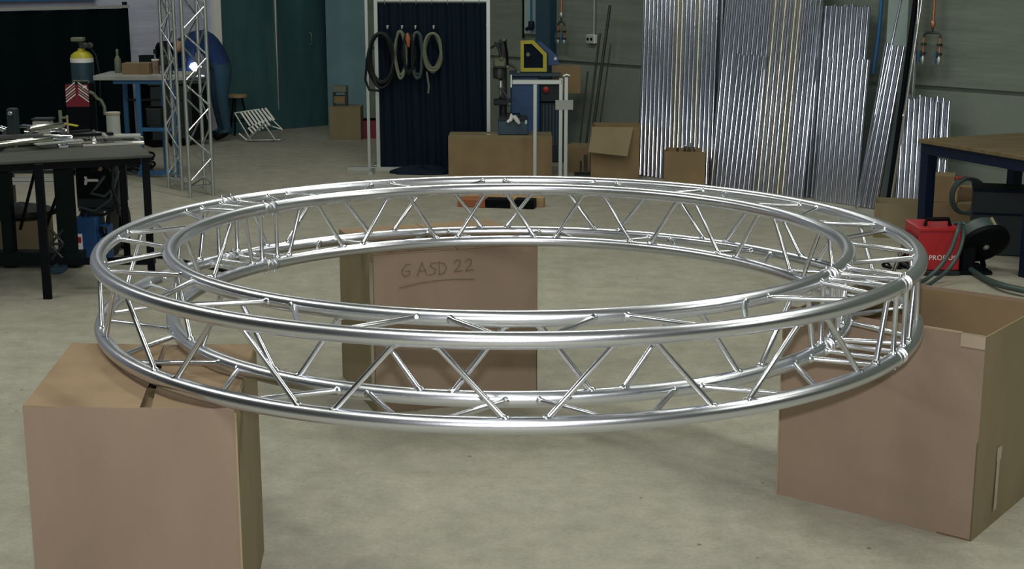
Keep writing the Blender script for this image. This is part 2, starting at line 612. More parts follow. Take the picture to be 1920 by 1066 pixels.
# the strokes of the handwriting, in metres from the front panel's top left
TX = frame(c_l.x, c_l.y, 0, math.atan2(ex.y, ex.x))
glyph = {
    'G': [[(.95, .95), (.5, .95), (.15, .55), (.1, .2), (.4, 0), (.8, .12), (.85, .42), (.45, .42)]],
    'A': [[(.0, 0), (.45, 1), (.9, 0.02)], [(.2, .4), (.8, .38)]],
    'S': [[(.9, .92), (.4, .98), (.25, .7), (.75, .45), (.7, .1), (.1, .03)]],
    'D': [[(.15, 1), (.2, .02)], [(.05, .98), (.7, .85), (.9, .45), (.7, .1), (.1, .0)]],
    '2': [[(.05, .75), (.3, 1), (.7, .92), (.7, .6), (.1, .02), (.95, .06)]],
}
ink = MB(TX)


def stroke(pts):
    for (xa, za), (xb, zb) in zip(pts, pts[1:]):
        dx, dz = xb - xa, zb - za
        l = math.hypot(dx, dz)
        if l < 1e-6:
            continue
        nx, nz = -dz / l * 0.0017, dx / l * 0.0017
        exx, ezz = dx / l * 0.0012, dz / l * 0.0012
        y = -0.0062
        ink.vprism([(xa + nx - exx, za + nz - ezz), (xb + nx + exx, zb + nz + ezz), (xb - nx + exx, zb - nz + ezz), (xa - nx - exx, za - nz - ezz)], y, y - 0.0008)


for ch, x, z, sc in (('G', .125, .635, .058), ('A', .200, .632, .062), ('S', .250, .633, .058), ('D', .295, .633, .058), ('2', .372, .640, .055), ('2', .425, .640, .055)):
    for pl in glyph[ch]:
        stroke([(x + a * sc * 0.82, z + b * sc) for a, b in pl])
stroke([(.115, .585), (.21, .600), (.30, .606), (.38, .605), (.475, .598)])
part('lettering', ink, 'marker', b2, 'grey handwritten G ASD 22, underlined', smooth=False)

# right box: open at the top
p0, p1 = Vector((1.633, 4.769)), Vector((1.026, 5.241))
ex = (p1 - p0).normalized()
ey = Vector((ex.y, -ex.x))
dep = 0.66
p2, p3 = p1 + ey * dep, p0 + ey * dep
b3 = thing('cardboard_box', 'open topped cardboard box under right side of aluminium ring', 'box', (1.6, 5.3, 0))
part('front_panel', panel(MB(), p1, p0, 0, BH, T, 0.006), 'card', b3)
part('side_panel', panel(MB(), p0, p3, 0, BH - 0.002, T, 0.008), 'card_side', b3)
part('back_panel', panel(MB(), p3, p2, 0, BH, T, 0.004), 'card', b3)
part('side_panel', panel(MB(), p2, p1, 0, BH - 0.03, T, 0.004), 'card_side', b3)
part('bottom_panel', MB().prism([tuple(p) for p in (p1, p0, p3, p2)], 0.0, 0.006), 'card_dull', b3)
T3 = frame(p1.x, p1.y, 0, math.atan2((p0 - p1).y, (p0 - p1).x))
wl = (p0 - p1).length
tp = MB(T3)
tp.box(wl - 0.085, wl + 0.0015, -0.0075, -0.0055, BH - 0.045, BH + 0.001)
tp.box(wl - 0.085, wl + 0.0015, -0.0075, 0.007, BH, BH + 0.0015)
part('tape', tp, 'tape', b3)
tp = MB(T3)
tp.box(wl - 0.30, wl - 0.085, -0.003, 0.008, BH - 0.002, BH + 0.004)
part('torn_edge', tp, 'card_edge', b3)
tp = MB(frame(p0.x, p0.y, 0, math.atan2(ey.y, ey.x)))
tp.box(0.19, 0.215, -0.0095, -0.008, 0.06, 0.26)
tp.box(0.185, 0.225, -0.0105, -0.008, 0.25, 0.30)
part('tape', tp, 'tape', b3)
ed = MB()
ed.path([(p1.x, p1.y, 0), (p1.x, p1.y, BH - 0.02)], 0.004, 6)
part('worn_corner', ed, 'card_edge', b3)
tp = MB(T3).box(0.08, wl - 0.08, 0.0065, 0.0085, BH - 0.14, BH - 0.02)
part('inner_flap', MB(frame(p3.x, p3.y, 0, math.atan2((p2 - p3).y, (p2 - p3).x))).box(0.03, wl - 0.03, 0.007, 0.012, BH - 0.20, BH - 0.012), 'card_dull', b3)


# ------------------------------------------------------------------ cartons in the shop
def carton(label, x, y, w, d, h, rot, z=0.0, open_top=False, m='card_dull', taped=True, group=None, flaps=()):
    """x, y: centre of the front edge on the floor, front looks along -y of the turned frame"""
    F = frame(x, y, z, rot)
    o = thing('carton', label, 'box', F @ Vector((0, d / 2, 0)), group)
    t = 0.006
    for nm, args in (('front_panel', (-w / 2, w / 2, 0, t)), ('back_panel', (-w / 2, w / 2, d - t, d)),
                     ('side_panel', (-w / 2, -w / 2 + t, t, d - t)), ('side_panel', (w / 2 - t, w / 2, t, d - t))):
        part(nm, MB(F).box(*args, 0.0, h), m, o)
    part('bottom_panel', MB(F).box(-w / 2 + t, w / 2 - t, t, d - t, 0, t), m, o)
    if not open_top:
        part('flap', MB(F).box(-w / 2, w / 2, 0.0, d * 0.497, h, h + 0.005), 'card_side', o)
        part('flap', MB(F).box(-w / 2, w / 2, d * 0.503, d, h, h + 0.005), 'card_side', o)
        if taped:
            part('tape', MB(F).box(-w / 2 * 0.98, w / 2 * 0.98, d / 2 - 0.025, d / 2 + 0.025, h + 0.005, h + 0.0062), 'tape', o)
    for poly in flaps:
        mb = MB(F)
        a, b, c, dd = [Vector(p) for p in poly]
        n = (b - a).cross(dd - a).normalized() * 0.005
        mb.loft([[tuple(p) for p in (a, b, c, dd)], [tuple(p + n) for p in (a, b, c, dd)]])
        part('flap', mb, 'card_side', o)
    return o


def cx_(px, Y):
    return at(px, 300, Y).x


carton('wide low carton in front of blue machine, dark toolbox on top', cx_(938, 13.72), 13.72, 1.00, 0.45, 0.385, 0.0)
for_flap = [(-0.34, -0.01, 0.50), (0.20, -0.01, 0.46), (0.12, -0.17, 0.21), (-0.42, -0.17, 0.26)]
carton('open carton with front flap hanging down, left of tall silver tubes', cx_(1153, 13.6), 13.6, 0.46, 0.40, 0.50, R(-6), open_top=True,
       flaps=[[(-0.22, -0.004, 0.50), (0.17, -0.004, 0.50), (0.12, -0.10, 0.235), (-0.25, -0.10, 0.27)]])
carton('small carton half hidden behind aluminium stand and rods', cx_(1083, 14.05), 14.05, 0.26, 0.25, 0.26, R(-20))
oc = carton('small open carton of metal offcuts against the tall tubes', cx_(1284, 13.05), 13.05, 0.375, 0.30, 0.335, R(-8), open_top=True)
carton('carton beside red crate at the foot of pale column', cx_(649, 16.75), 16.75, 0.36, 0.34, 0.38, 0.0, m='card_side')
carton('carton on floor between tube rack and navy table leg', cx_(1697, 10.55), 10.55, 0.40, 0.30, 0.26, R(-15), m='card_side', open_top=True)
# offcuts standing in the open carton
for i in range(5):
    x, y = cx_(1284, 13.05) + (-0.02 + 0.045 * i - 0.03), 13.20 + 0.02 * (i % 3)
    a, b = Vector((x, y, 0.02)), Vector((x + random.uniform(-.03, .05), y + random.uniform(-.03, .03), 0.36 + 0.012 * (i % 4)))
    solo('metal_offcut', MB().tube(a, b, 0.013, 10), 'alu_stock', 'short bright metal offcut sticking out of the small open carton', 'offcut', a, 'offcuts in the small open carton')

# ------------------------------------------------------------------ stock of aluminium tubes leaning on the right wall
TUBES = {}


def tube_mesh(L, r):
    key = (round(L, 2), r)
    if key not in TUBES:
        n = 12
        mb = MB()
        rings = []
        for rr, h in ((r * .82, L - .03), (r * .82, L), (r, L), (r, 0), (r * .82, 0), (r * .82, 0.03)):
            rings.append([(rr * math.cos(2 * PI * k / n), rr * math.sin(2 * PI * k / n), h) for k in range(n)])
        mb.loft(rings)
        TUBES[key] = mb.mesh('stock_tube')
    return TUBES[key]


def lean_tube(p, L, r, k, m, mt, label, group, name='stock_tube'):
    """p on the floor, k lean to the wall, m lean along the wall (metres per metre)"""
    v = (Vector((0, 0, 1)) - NRM * k + DIR * m).normalized()
    me = tube_mesh(L, r)
    key = me.name + mt
    if key not in TUBES:
        c = me.copy()
        c.materials.append(M[mt])
        TUBES[key] = c
    o = bpy.data.objects.new(name, TUBES[key])
    COL.objects.link(o)
    o.location = (p.x, p.y, r * math.hypot(k, m))
    o.rotation_euler = v.to_track_quat('Z', 'Y').to_euler()
    o['label'], o['category'], o['group'] = label, 'tube', group
    return o


def s_of(px, off):
    return (wall_at_base(px, off) - CORNER - NRM * off).dot(DIR)


def wall_at_base(px, off):
    u = (px - 960) / FPX
    lo, hi = 0.0, 22.0
    c = CORNER + NRM * off
    for _ in range(50):
        m = (lo + hi) / 2
        p = c + DIR * m
        dep = p.y * math.cos(PITCH) + CAMH * math.sin(PITCH)
        if p.x / dep < u:
            lo = m
        else:
            hi = m
    return c + DIR * lo


ORD = ['first', 'second', 'third', 'fourth', 'fifth', 'sixth', 'seventh', 'eighth', 'ninth', 'tenth', 'eleventh', 'twelfth', 'thirteenth', 'fourteenth', 'fifteenth', 'sixteenth', 'seventeenth',
       'eighteenth', 'nineteenth', 'twentieth', 'twenty-first', 'twenty-second', 'twenty-third', 'twenty-fourth', 'twenty-fifth']


def bundle(px0, px1, off, step, L, r, k, m, label, group, mt='alu_stock', jit=0.006, gold=0.0, mfan=0.0):
    s0, s1 = s_of(px0, off), s_of(px1, off)
    n = max(1, int(round((s1 - s0) / step)))
    for i in range(n + 1):
        s = s0 + (s1 - s0) * i / n
        p = CORNER + NRM * (off + random.uniform(-jit, jit)) + DIR * s
        Ls = random.choice(L) if isinstance(L, (list, tuple)) else L
        mm = 'alu_gold' if random.random() < gold else mt
        lean_tube(p, Ls, r, k, m, mm, (label % ORD[i]) if '%s' in label else label, group)


TG = 'stock tubes leaning against the wall'
bundle(1200, 1332, 0.42, 0.053, [3.0, 3.2, 3.4], 0.0245, 0.104, -0.079, '%s tube from left in front row of leftmost tall upright silver bundle', TG + ', leftmost bundle', gold=.12, jit=0)
bundle(1209, 1342, 0.363, 0.053, [3.0, 3.2], 0.0245, 0.104, -0.079, 'tall silver tube standing behind front row of leftmost upright bundle', TG + ', leftmost bundle, rear row', jit=0)
bundle(1334, 1494, 0.50, 0.053, [2.5, 2.7], 0.0245, 0.117, -0.021, '%s tube from left in front row of tall middle silver bundle', TG + ', middle tall bundle', gold=.22, jit=0)
bundle(1344, 1502, 0.443, 0.053, [2.5, 2.6], 0.0245, 0.117, -0.021, 'tall silver tube standing behind front row of middle bundle', TG + ', middle tall bundle, rear row', jit=0)
bundle(1358, 1402, 0.58, 0.053, [1.22, 1.23], 0.024, 0.135, -0.010, '%s from left of waist high silver tubes before middle bundle', TG + ', short row before the middle bundle', jit=0)
bundle(1494, 1598, 0.30, 0.053, [1.66, 1.68], 0.0245, 0.082, -0.022, '%s tube from left in front row of right silver bundle, top just in view', TG + ', right bundle', jit=0)
bundle(1484, 1592, 0.243, 0.053, [1.65, 1.67], 0.0245, 0.082, -0.022, 'silver tube standing behind front row of right bundle', TG + ', right bundle, rear row', jit=0)
bundle(1530, 1602, 0.40, 0.052, [1.22, 1.225], 0.024, 0.092, -0.018, '%s from left of shorter evenly cut tubes before right bundle', TG + ', short row before the right bundle', jit=0)
bundle(1610, 1640, 0.42, 0.060, [1.36, 1.38], 0.0245, 0.136, 0.053, '%s tube from left in narrow leaning bundle beside grey column', TG + ', narrow bundle by the column', jit=0)
bundle(1614, 1640, 0.363, 0.060, [1.33, 1.35], 0.0245, 0.136, 0.053, 'silver tube in back of narrow leaning bundle beside grey column', TG + ', narrow bundle by the column, rear row', jit=0)
bundle(1682, 1742, 0.36, 0.053, [0.92, 0.95], 0.0245, 0.101, -0.063, '%s short tube from left in low bundle behind navy table leg', TG + ', low bundle behind the table', jit=0)
bundle(1690, 1766, 0.303, 0.053, [0.93, 0.95, 0.96], 0.0245, 0.101, -0.063, 'short silver tube in rear row of low bundle behind table leg', TG + ', low bundle behind the table, rear row', jit=0)
lean_tube(wall_at_base(1606, 0.50), 2.3, 0.012, 0.15, 0.085, 'alu_stock', 'thin bright pole slanting across narrow tube bundle left of grey column', 'slanting poles', 'slanting_pole')
lean_tube(wall_at_base(1668, 0.44), 3.0, 0.011, 0.07, 0.062, 'alu_gold', 'dull slanting pole crossing in front of grey column', 'slanting poles', 'slanting_pole')
lean_tube(wall_at_base(1664, 0.36), 3.0, 0.022, 0.055, 0.052, 'black', 'dark slanting pole behind dull one beside grey column', 'slanting poles', 'slanting_pole')
lean_tube(wall_at_base(1697, 0.135), 2.9, 0.022, 0.008, 0.0, 'alu_stock', 'upright silver pole standing right of grey column', 'slanting poles', 'slanting_pole')
# dark steel rods by the open carton
for pxa, mm, L, k, lab, r_ in ((1083, .05, 0.95, .09, 'short dark steel rod leaning nearest aluminium stand', .009), (1094, .062, 1.34, .10, 'long dark steel rod leaning on wall behind open carton', .012),
                               (1103, .075, 1.62, .10, 'longest dark steel rod leaning on wall below socket box', .016), (1114, .075, 1.24, .10, 'thin dark steel rod rightmost of those behind open carton', .007)):
    lean_tube(wall_at_base(pxa, 0.32), L, r_, k, mm, 'dark_steel', lab, 'steel rods leaning on the wall', 'steel_rod')


# ------------------------------------------------------------------ fittings on the right wall
def on_wall(px, py, off=0.0):
    p = wall_at(px, off)
    z = at(px, py, p.y).z
    return Vector((p.x, p.y, z))


def wf(px, py, off=0.0):
    p = on_wall(px, py, off)
    return Matrix.Translation(p) @ Matrix.Rotation(A, 4, 'Z')


F = wf(1112, 73)
so = thing('socket_box', 'white double socket box on concrete wall with conduit above', 'socket', F.translation)
part('back_box', MB(F).box(-0.06, 0.06, -0.05, 0, -0.045, 0.045, 0.006), 'white', so)
part('face_plate', MB(F).box(-0.055, 0.055, -0.055, -0.05, -0.04, 0.04), 'grey', so)
for x in (-0.026, 0.026):
    part('outlet', MB(F).lathe([(0.016, 0.055), (0.016, 0.058)], (x, 0, 0), 12, 'y'), 'black', so)
part('conduit', MB(F).tube((0.03, -0.02, 0.045), (0.03, -0.02, 3.0), 0.011, 8), 'grey', so)
F = wf(985, 40)
solo('hanging_cable', MB(F).path([(0, -0.03, -0.18), (0, -0.03, 2.4)], 0.012, 8), 'black', 'black cable running down concrete wall behind yellow guard', 'cable', F.translation)
F = wf(1001, 48, 0.05)
pl = thing('hanging_plug', 'dark blue industrial plug on blue cable against grey wall panel', 'plug', F.translation)
part('plug_body', MB(F).lathe([(0.03, 0.05), (0.034, 0.02), (0.034, -0.02), (0.022, -0.05)], (0, -0.04, 0), 12, 'z'), 'navy', pl)
part('cable', MB(F).path([(0, -0.04, 0.04), (0, -0.04, 2.6)], 0.013, 8), 'blue', pl)
part('pin_sleeve', MB(F).path([(-0.02, -0.04, -0.02), (-0.07, -0.05, -0.04)], 0.02, 8), 'navy', pl)


def manifold(px, py, label, w, drop, mt, px_dx=0):
    F = wf(px, py, 0.12)
    o = thing('gas_manifold', label, 'pipe', F.translation)
    part('riser_pipe', MB(F).tube((0, 0, 0.07), (0, 0, 2.8), 0.013, 10), 'copper', o)
    part('valve', MB(F).lathe([(0.012, -0.03), (0.022, -0.015), (0.022, 0.015), (0.012, 0.03)], (0, 0, 0.09), 10), mt, o)
    part('crossbar', MB(F).path([(-w, 0, -0.02), (-w, 0, 0.0), (-w + .02, 0, 0.02), (w - .02, 0, 0.02), (w, 0, 0.0), (w, 0, -0.02)], 0.010, 8), 'dark_steel', o)
    part('riser_pipe', MB(F).tube((0, 0, 0.02), (0, 0, 0.08), 0.01, 8), 'dark_steel', o)
    for s in (-1, 1):
        part('drop_pipe', MB(F).tube((s * w, 0, -0.02), (s * w, 0, -drop), 0.011, 8), 'copper', o)
        part('clamp', MB(F).box(s * w - .016, s * w + .02, -.02, .012, -0.085, -0.065), 'dark_steel', o)
        part('clamp', MB(F).box(s * w - .016, s * w + .02, -.02, .012, -0.16, -0.14), 'dark_steel', o)
        v = part('valve', MB(F).lathe([(0.010, 0.02), (0.02, 0.0), (0.02, -0.04), (0.012, -0.055)], (s * w, 0, -drop), 10), 'alu_dull', o)
        part('valve_handle', MB(F).box(s * w - 0.034, s * w - 0.02, -0.012, 0.012, -drop - 0.03, -drop + 0.06), 'blue', v)
    return o


manifold(1743, 66, 'copper pipe splitting into two valved drops on wall above wooden table', 0.075, 0.19, 'copper')
manifold(1052, 45, 'copper pipe with grey valve pair on wall above blue machine', 0.045, 0.16, 'alu_dull')
F = wf(1645, 60, 0.06)
solo('blue_hose', MB(F).path([(0.03, 0, 2.0), (0.02, 0, 0.6), (0.0, -0.01, 0.0), (-0.02, -0.03, -0.35)], 0.018, 8), 'blue', 'blue air hose hanging behind narrow tube bundle', 'hose', F.translation)
solo('wall_pipe', MB(TW).path([(0.25, -0.10, 0.35), (0.25, -0.10, 4.0)], 0.022, 10), 'dark_steel', 'dark vertical pipe rising in room corner left of pale column', 'pipe', tuple(TW @ Vector((0.25, -0.1, 0.35))))

# ------------------------------------------------------------------ welding screen with hung cables
sx0, sx1, SY = at(708, 200, 14.25).x, at(916, 200, 14.25).x, 14.25
scr = thing('welding_screen', 'dark blue welding curtain in silver tube frame, cables hung on it', 'screen', ((sx0 + sx1) / 2, SY, 0))
for x in (sx0, sx1):
    part('post', MB().box(x - 0.017, x + 0.017, SY - 0.017, SY + 0.017, 0.03, 1.86), 'alu_dull', scr)
part('post', MB().box(at(691, 200, SY).x - 0.014, at(691, 200, SY).x + 0.014, SY - 0.04, SY - 0.012, 0.03, 1.86), 'alu_dull', scr)
part('top_rail', MB().box(sx0, sx1, SY - 0.015, SY + 0.015, 1.655, 1.69), 'alu_dull', scr)
for x in (sx0 - 0.05, sx1):
    part('foot', MB().box(x - 0.26 if x < sx1 - .2 else x - .02, x + 0.32 if x < sx1 - .2 else x + .02, SY - 0.06, SY - 0.02, 0.0, 0.035), 'alu_dull', scr)
    part('foot', MB().box(x - 0.02, x + 0.02, SY - (0.35 if x < sx1 - .2 else .03), SY + 0.35, 0.0, 0.03), 'alu_dull', scr)
cu = MB()
nx, nz = 96, 8
g = []
for j in range(nz + 1):
    z = 0.02 + (1.64 - 0.02) * j / nz
    row = []
    for i in range(nx + 1):
        f = i / nx
        x = sx0 + 0.02 + (sx1 - sx0 - 0.04) * f
        y = SY + 0.012 * math.sin(f * 26 + 0.4 * math.sin(j * .6)) * (1 - 0.35 * j / nz) + 0.008 * math.sin(f * 71 + j * .3)
        row.append((x, y, z))
    g.append(row)
rings = [[(x, y, z) for x, y, z in row] + [(x, y + 0.004, z) for x, y, z in reversed(row)] for row in g]
cu.loft(rings)
part('curtain', cu, 'curtain', scr)
for i in range(7):
    x = sx0 + 0.09 + (sx1 - sx0 - 0.18) * i / 6
    part('curtain_ring', MB().path([(x, SY + 0.028 * math.cos(t), 1.655 + 0.036 * math.sin(t)) for t in [2 * PI * k / 10 for k in range(10)]], 0.004, 6, loop=True), 'alu_dull', scr)
hookx = [at(px, 60, SY).x for px in (728, 755, 780, 814)]
for x in hookx:
    part('hook', MB().path([(x, SY - 0.01, 1.42), (x, SY - 0.10, 1.40), (x, SY - 0.115, 1.425)], 0.007, 6), 'white', scr)
# a rail behind the curtain carries the hooks
part('hook_rail', MB().box(sx0, sx1, SY + 0.045, SY + 0.07, 1.41, 1.435), 'alu_dull', scr)


def coil(px, pytop, pybot, rx, y, m, loops, r, label, tail=None):
    c = at(px, (pytop + pybot) / 2, y)
    h = (at(px, pytop, y).z - at(px, pybot, y).z) / 2
    o = thing('cable_coil', label, 'cable', c, 'cable coils hung on the screen')
    for k in range(loops):
        mb = MB()
        pts = []
        ph = random.uniform(0, 6)
        kx, kz = rx * random.uniform(.78, 1.08), h * random.uniform(.9, 1.04)
        for i in range(28):
            t = 2 * PI * i / 28
            pts.append((c.x + kx * math.cos(t) + 0.006 * math.sin(3 * t + ph), c.y - 0.012 - 0.016 * k + 0.01 * math.sin(2 * t + ph), c.z + h - kz + kz * math.sin(t)))
        mb.path(pts, r, 6, loop=True)
        part('loop', mb, m, o)
    if tail:
        part('tail', MB().path(tail, r * .8, 6), m, o)
    return o


y = SY - 0.055
coil(716, 62, 160, 0.13, y, 'black_rub', 6, 0.016, 'black cable coil hung leftmost on dark welding curtain', [at(700, 70, y - .07), at(688, 110, y - .07), at(685, 150, y - .07), at(692, 168, y - .06), at(712, 170, y - .05)])
coil(752, 58, 148, 0.062, y, 'khaki', 6, 0.012, 'khaki hose coil hung second from left on welding curtain')
co = coil(767, 64, 140, 0.05, y - 0.05, 'black_rub', 4, 0.013, 'dark coil with red grip hung in middle of welding curtain')
part('red_grip', MB().path([at(764, 62, y - .10), at(765, 72, y - .11), at(766, 88, y - .10)], [0.012, 0.026, 0.012], 10), 'orange', co, 'orange red grip')
coil(783, 60, 146, 0.05, y, 'hose', 5, 0.013, 'grey green hose coil hung fourth from left on welding curtain')
coil(812, 62, 134, 0.088, y, 'khaki', 5, 0.013, 'round grey hose coil hung rightmost on welding curtain', [at(800, 134, y - .04), at(804, 160, y - .04), at(803, 175, y - .04)])
# cloth heap at the foot of the screen
hp = MB()
rings = []
for k, (f, z) in enumerate(((1, 0.0), (.97, .02), (.7, .05), (.3, .075), (.02, .085))):
    rings.append([(at(790, 318, 13.9).x + 0.30 * f * math.cos(t) * (1 + .12 * math.sin(5 * t)), 13.98 + 0.11 * f * math.sin(t) * (1 + .1 * math.sin(4 * t)), z + (0.008 * math.sin(7 * t) if k in (1, 2, 3) else 0)) for t in [2 * PI * i / 28 for i in range(28)]])
hp.loft(rings)
solo('cloth_heap', hp, 'curtain', 'dark cloth heap lying on floor before welding curtain', 'cloth', (at(790, 318, 13.9).x, 13.98, 0))
wb = fl(716, 308)
solo('floor_clamp', MB().path([(wb.x - .06, wb.y - 0.30, .02), (wb.x, wb.y - 0.30, .03), (wb.x + .06, wb.y - .33, .02)], 0.018, 8), 'alu_dull', 'pale metal clamp lying at left foot of the welding screen', 'clamp', (wb.x, wb.y - .3, 0))

# ------------------------------------------------------------------ blue machine with yellow guard behind the wide carton
MY = 14.85
mx = lambda px: at(px, 200, MY).x
mz = lambda py: at(980, py, MY).z
ms = thing('band_saw', 'blue metal cutting machine with yellow framed guard behind low carton', 'machine', (mx(1000), MY, 0))
part('cabinet', MB().box(mx(957), mx(1012), MY - 0.14, MY + 0.25, 0.0, mz(140), .015), 'blue_deep', ms)
part('cabinet_door', MB().box(mx(962), mx(1007), MY - 0.152, MY - 0.14, 0.10, mz(165)), 'blue_deep', ms)
part('control_panel', MB().box(mx(1012), mx(1052), MY - 0.08, MY + 0.2, mz(190), mz(150), .01), 'grey_dark', ms)
part('vent_panel', MB().box(mx(1012), mx(1062), MY - 0.05, MY + 0.2, 0.0, mz(190), .01), 'grey_dark', ms)
for i in range(6):
    x = mx(1019 + 6.2 * i)
    part('vent_slat', MB().box(x - .006, x + .006, MY - 0.062, MY - 0.05, 0.18, mz(196)), 'steel_blue', ms)
part('stop_button', MB().lathe([(0.022, 0), (0.032, 0.02), (0.03, 0.04), (0.015, 0.046)], (mx(1023), MY - 0.08, mz(166)), 14, 'y'), 'red', ms, 'bright red push button')
part('table_bed', MB().box(mx(955), mx(1050), MY - 0.2, MY + 0.25, mz(140), mz(135)), 'steel_blue', ms)
gy = MY - 0.12
poly = [(976, 76), (1000, 75), (1025, 100), (1025, 134), (976, 134)]
inn = [(982, 82), (997, 82), (1018, 103), (1018, 127), (982, 127)]
PO = [(at(a, b, gy).x, at(a, b, gy).z) for a, b in poly]
PI_ = [(at(a, b, gy).x, at(a, b, gy).z) for a, b in inn]
gm = MB()
n = len(PO)
vs = [(x, gy, z) for x, z in PO] + [(x, gy, z) for x, z in PI_] + [(x, gy - 0.03, z) for x, z in PO] + [(x, gy - 0.03, z) for x, z in PI_]
fs = []
for i in range(n):
    j = (i + 1) % n
    fs += [(i, j, n + j, n + i), (2 * n + i, 3 * n + i, 3 * n + j, 2 * n + j), (i, 2 * n + i, 2 * n + j, j), (n + i, n + j, 3 * n + j, 3 * n + i)]
gm.add(vs, fs)
gu = part('guard_frame', gm, 'yellow', ms, 'yellow painted guard frame', smooth=False)
part('guard_plate', MB().vprism(PI_, gy - 0.005, gy + 0.01), 'curtain', gu)
part('guard_knob', MB().lathe([(0.02, 0), (0.02, 0.03)], (at(990, 102, gy).x, gy - .005, at(990, 102, gy).z), 12, 'y'), 'khaki', gu)
am = [(1005, 78), (1015, 78), (1046, 106), (1048, 120), (1028, 122), (1028, 100)]
part('saw_arm', MB().vprism([(at(a, b, MY).x, at(a, b, MY).z) for a, b in am], MY - 0.05, MY + 0.2), 'blue_deep', ms)
part('arm_bolt', MB().lathe([(0.016, 0), (0.016, 0.02)], (at(1041, 109, MY).x, MY - 0.05, at(1041, 109, MY).z), 10, 'y'), 'alu_dull', ms)
# drill press left of it
DY = 14.45
dx = lambda px: at(px, 200, DY).x
dz = lambda py: at(945, py, DY).z
dp = thing('drill_press', 'dark drill press with grey levers, right of welding screen post', 'machine', (dx(940), DY, 0))
part('base_plate', MB().box(dx(925), dx(957), DY - 0.15, DY + 0.2, 0, 0.05, .01), 'grey_dark', dp)
part('column', MB().lathe([(0.04, 0.05), (0.04, dz(75))], (dx(943), DY + 0.08, 0), 14), 'dark_steel', dp)
part('work_table', MB().box(dx(926), dx(958), DY - 0.14, DY + 0.05, dz(195), dz(185), .008), 'grey_dark', dp)
part('head', MB().box(dx(925), dx(950), DY - 0.12, DY + 0.16, dz(126), dz(108), .02), 'khaki', dp)
part('motor', MB().lathe([(0.02, dz(148)), (0.06, dz(146)), (0.065, dz(128)), (0.05, dz(124))], (dx(936), DY - 0.02, 0), 14), 'dark_steel', dp)
part('chuck', MB().lathe([(0.012, dz(180)), (0.026, dz(172)), (0.026, dz(160)), (0.015, dz(150))], (dx(939), DY - .06, 0), 12), 'alu_dull', dp)
for (a, b, c2_, d2) in ((920, 90, 945, 75), (945, 72, 952, 125), (950, 118, 972, 135), (928, 78, 940, 110), (938, 165, 955, 195)):
    p, q = at(a, b, DY - 0.12), at(c2_, d2, DY - 0.13)
    part('lever', MB().path([p, (p + q) / 2 + Vector((0.01, 0, .01)), q], [0.012, 0.012, 0.012], 8), 'black' if a == 945 else 'dark_steel', dp)
    part('lever_knob', MB().lathe([(0.004, -.018), (0.016, -.01), (0.018, 0), (0.014, .012), (0.004, .018)], tuple(q), 10), 'khaki', dp)
# dark toolbox with rag on the wide carton
ty = 13.98
tb = thing('toolbox', 'dark blue toolbox standing on wide low carton beside drill press', 'toolbox', (at(961, 240, ty).x, ty, 0.392))
tx0, tx1 = at(934, 240, ty).x, at(990, 240, ty).x
part('body', MB().box(tx0, tx1, ty - 0.10, ty + 0.10, 0.392, 0.53, .008), 'steel_blue', tb)
part('lid', MB().vprism([(tx0, 0.53), (tx1, 0.53), (tx1 - .02, 0.565), (tx0 + .02, 0.565)], ty - 0.10, ty + 0.10), 'grey_dark', tb)
part('handle', MB().path([(tx0 + .08, ty, .562), (tx0 + .08, ty, .59), (tx1 - .08, ty, .59), (tx1 - .08, ty, .562)], 0.007, 6), 'black', tb)
part('latch', MB().box(tx1 - .03, tx1 - .01, ty - .106, ty - .1, .50, .535), 'alu_dull', tb)
rg = MB()
pts = [at(951, 229, ty - .13), at(958, 224, ty - .13), at(960, 214, ty - .13), at(964, 218, ty - .13), at(970, 226, ty - .13), at(974, 232, ty - .13)]
rg.path(pts, [0.012, 0.02, 0.016, 0.02, 0.022, 0.012], 8)
solo('rag', rg, 'white', 'crumpled white rag draped over front of dark toolbox', 'cloth', tuple(pts[2]))
# brown board behind the stand
bd = on_wall(1062, 136, 0.34)
solo('cardboard_sheet', MB(frame(bd.x, bd.y, 0, R(-12))).box(-0.15, 0.15, 0, 0.012, 0.72, 1.0), 'card_dull', 'brown cardboard sheet standing on vent side of blue machine', 'cardboard', (bd.x, bd.y, .72))

# aluminium stand: low frame before the blue machine
AY = 13.5
ax = lambda px: at(px, 240, AY).x
az = lambda py: at(1000, py, AY).z
st = thing('aluminium_stand', 'silver post and rail stand in front of blue machine and low carton', 'stand', (ax(1030), AY, 0))
part('top_rail', MB().box(ax(960), ax(1052), AY - 0.022, AY + 0.022, az(158), az(149), .004), 'alu_dull', st)
part('end_plate', MB().box(ax(957), ax(960), AY - 0.04, AY + 0.04, az(163), az(140)), 'alu_dull', st)
for px, top in ((1003, 157), (1051, 146), (1061, 144)):
    part('post', MB().box(ax(px) - 0.018, ax(px) + 0.018, AY - 0.018, AY + 0.018, 0.012, az(top), .003), 'alu_dull', st)
    part('foot_plate', MB().box(ax(px) - 0.028, ax(px) + 0.028, AY - 0.05, AY + 0.05, 0, 0.012), 'alu_dull', st)
part('cross_plate', MB().box(ax(1041), ax(1074), AY - 0.026, AY - 0.018, az(205), az(187)), 'grey', st)
part('clamp_bolt', MB().path([at(1056, 143, AY), at(1062, 140, AY), at(1068, 142, AY)], 0.012, 8), 'alu_dull', st)
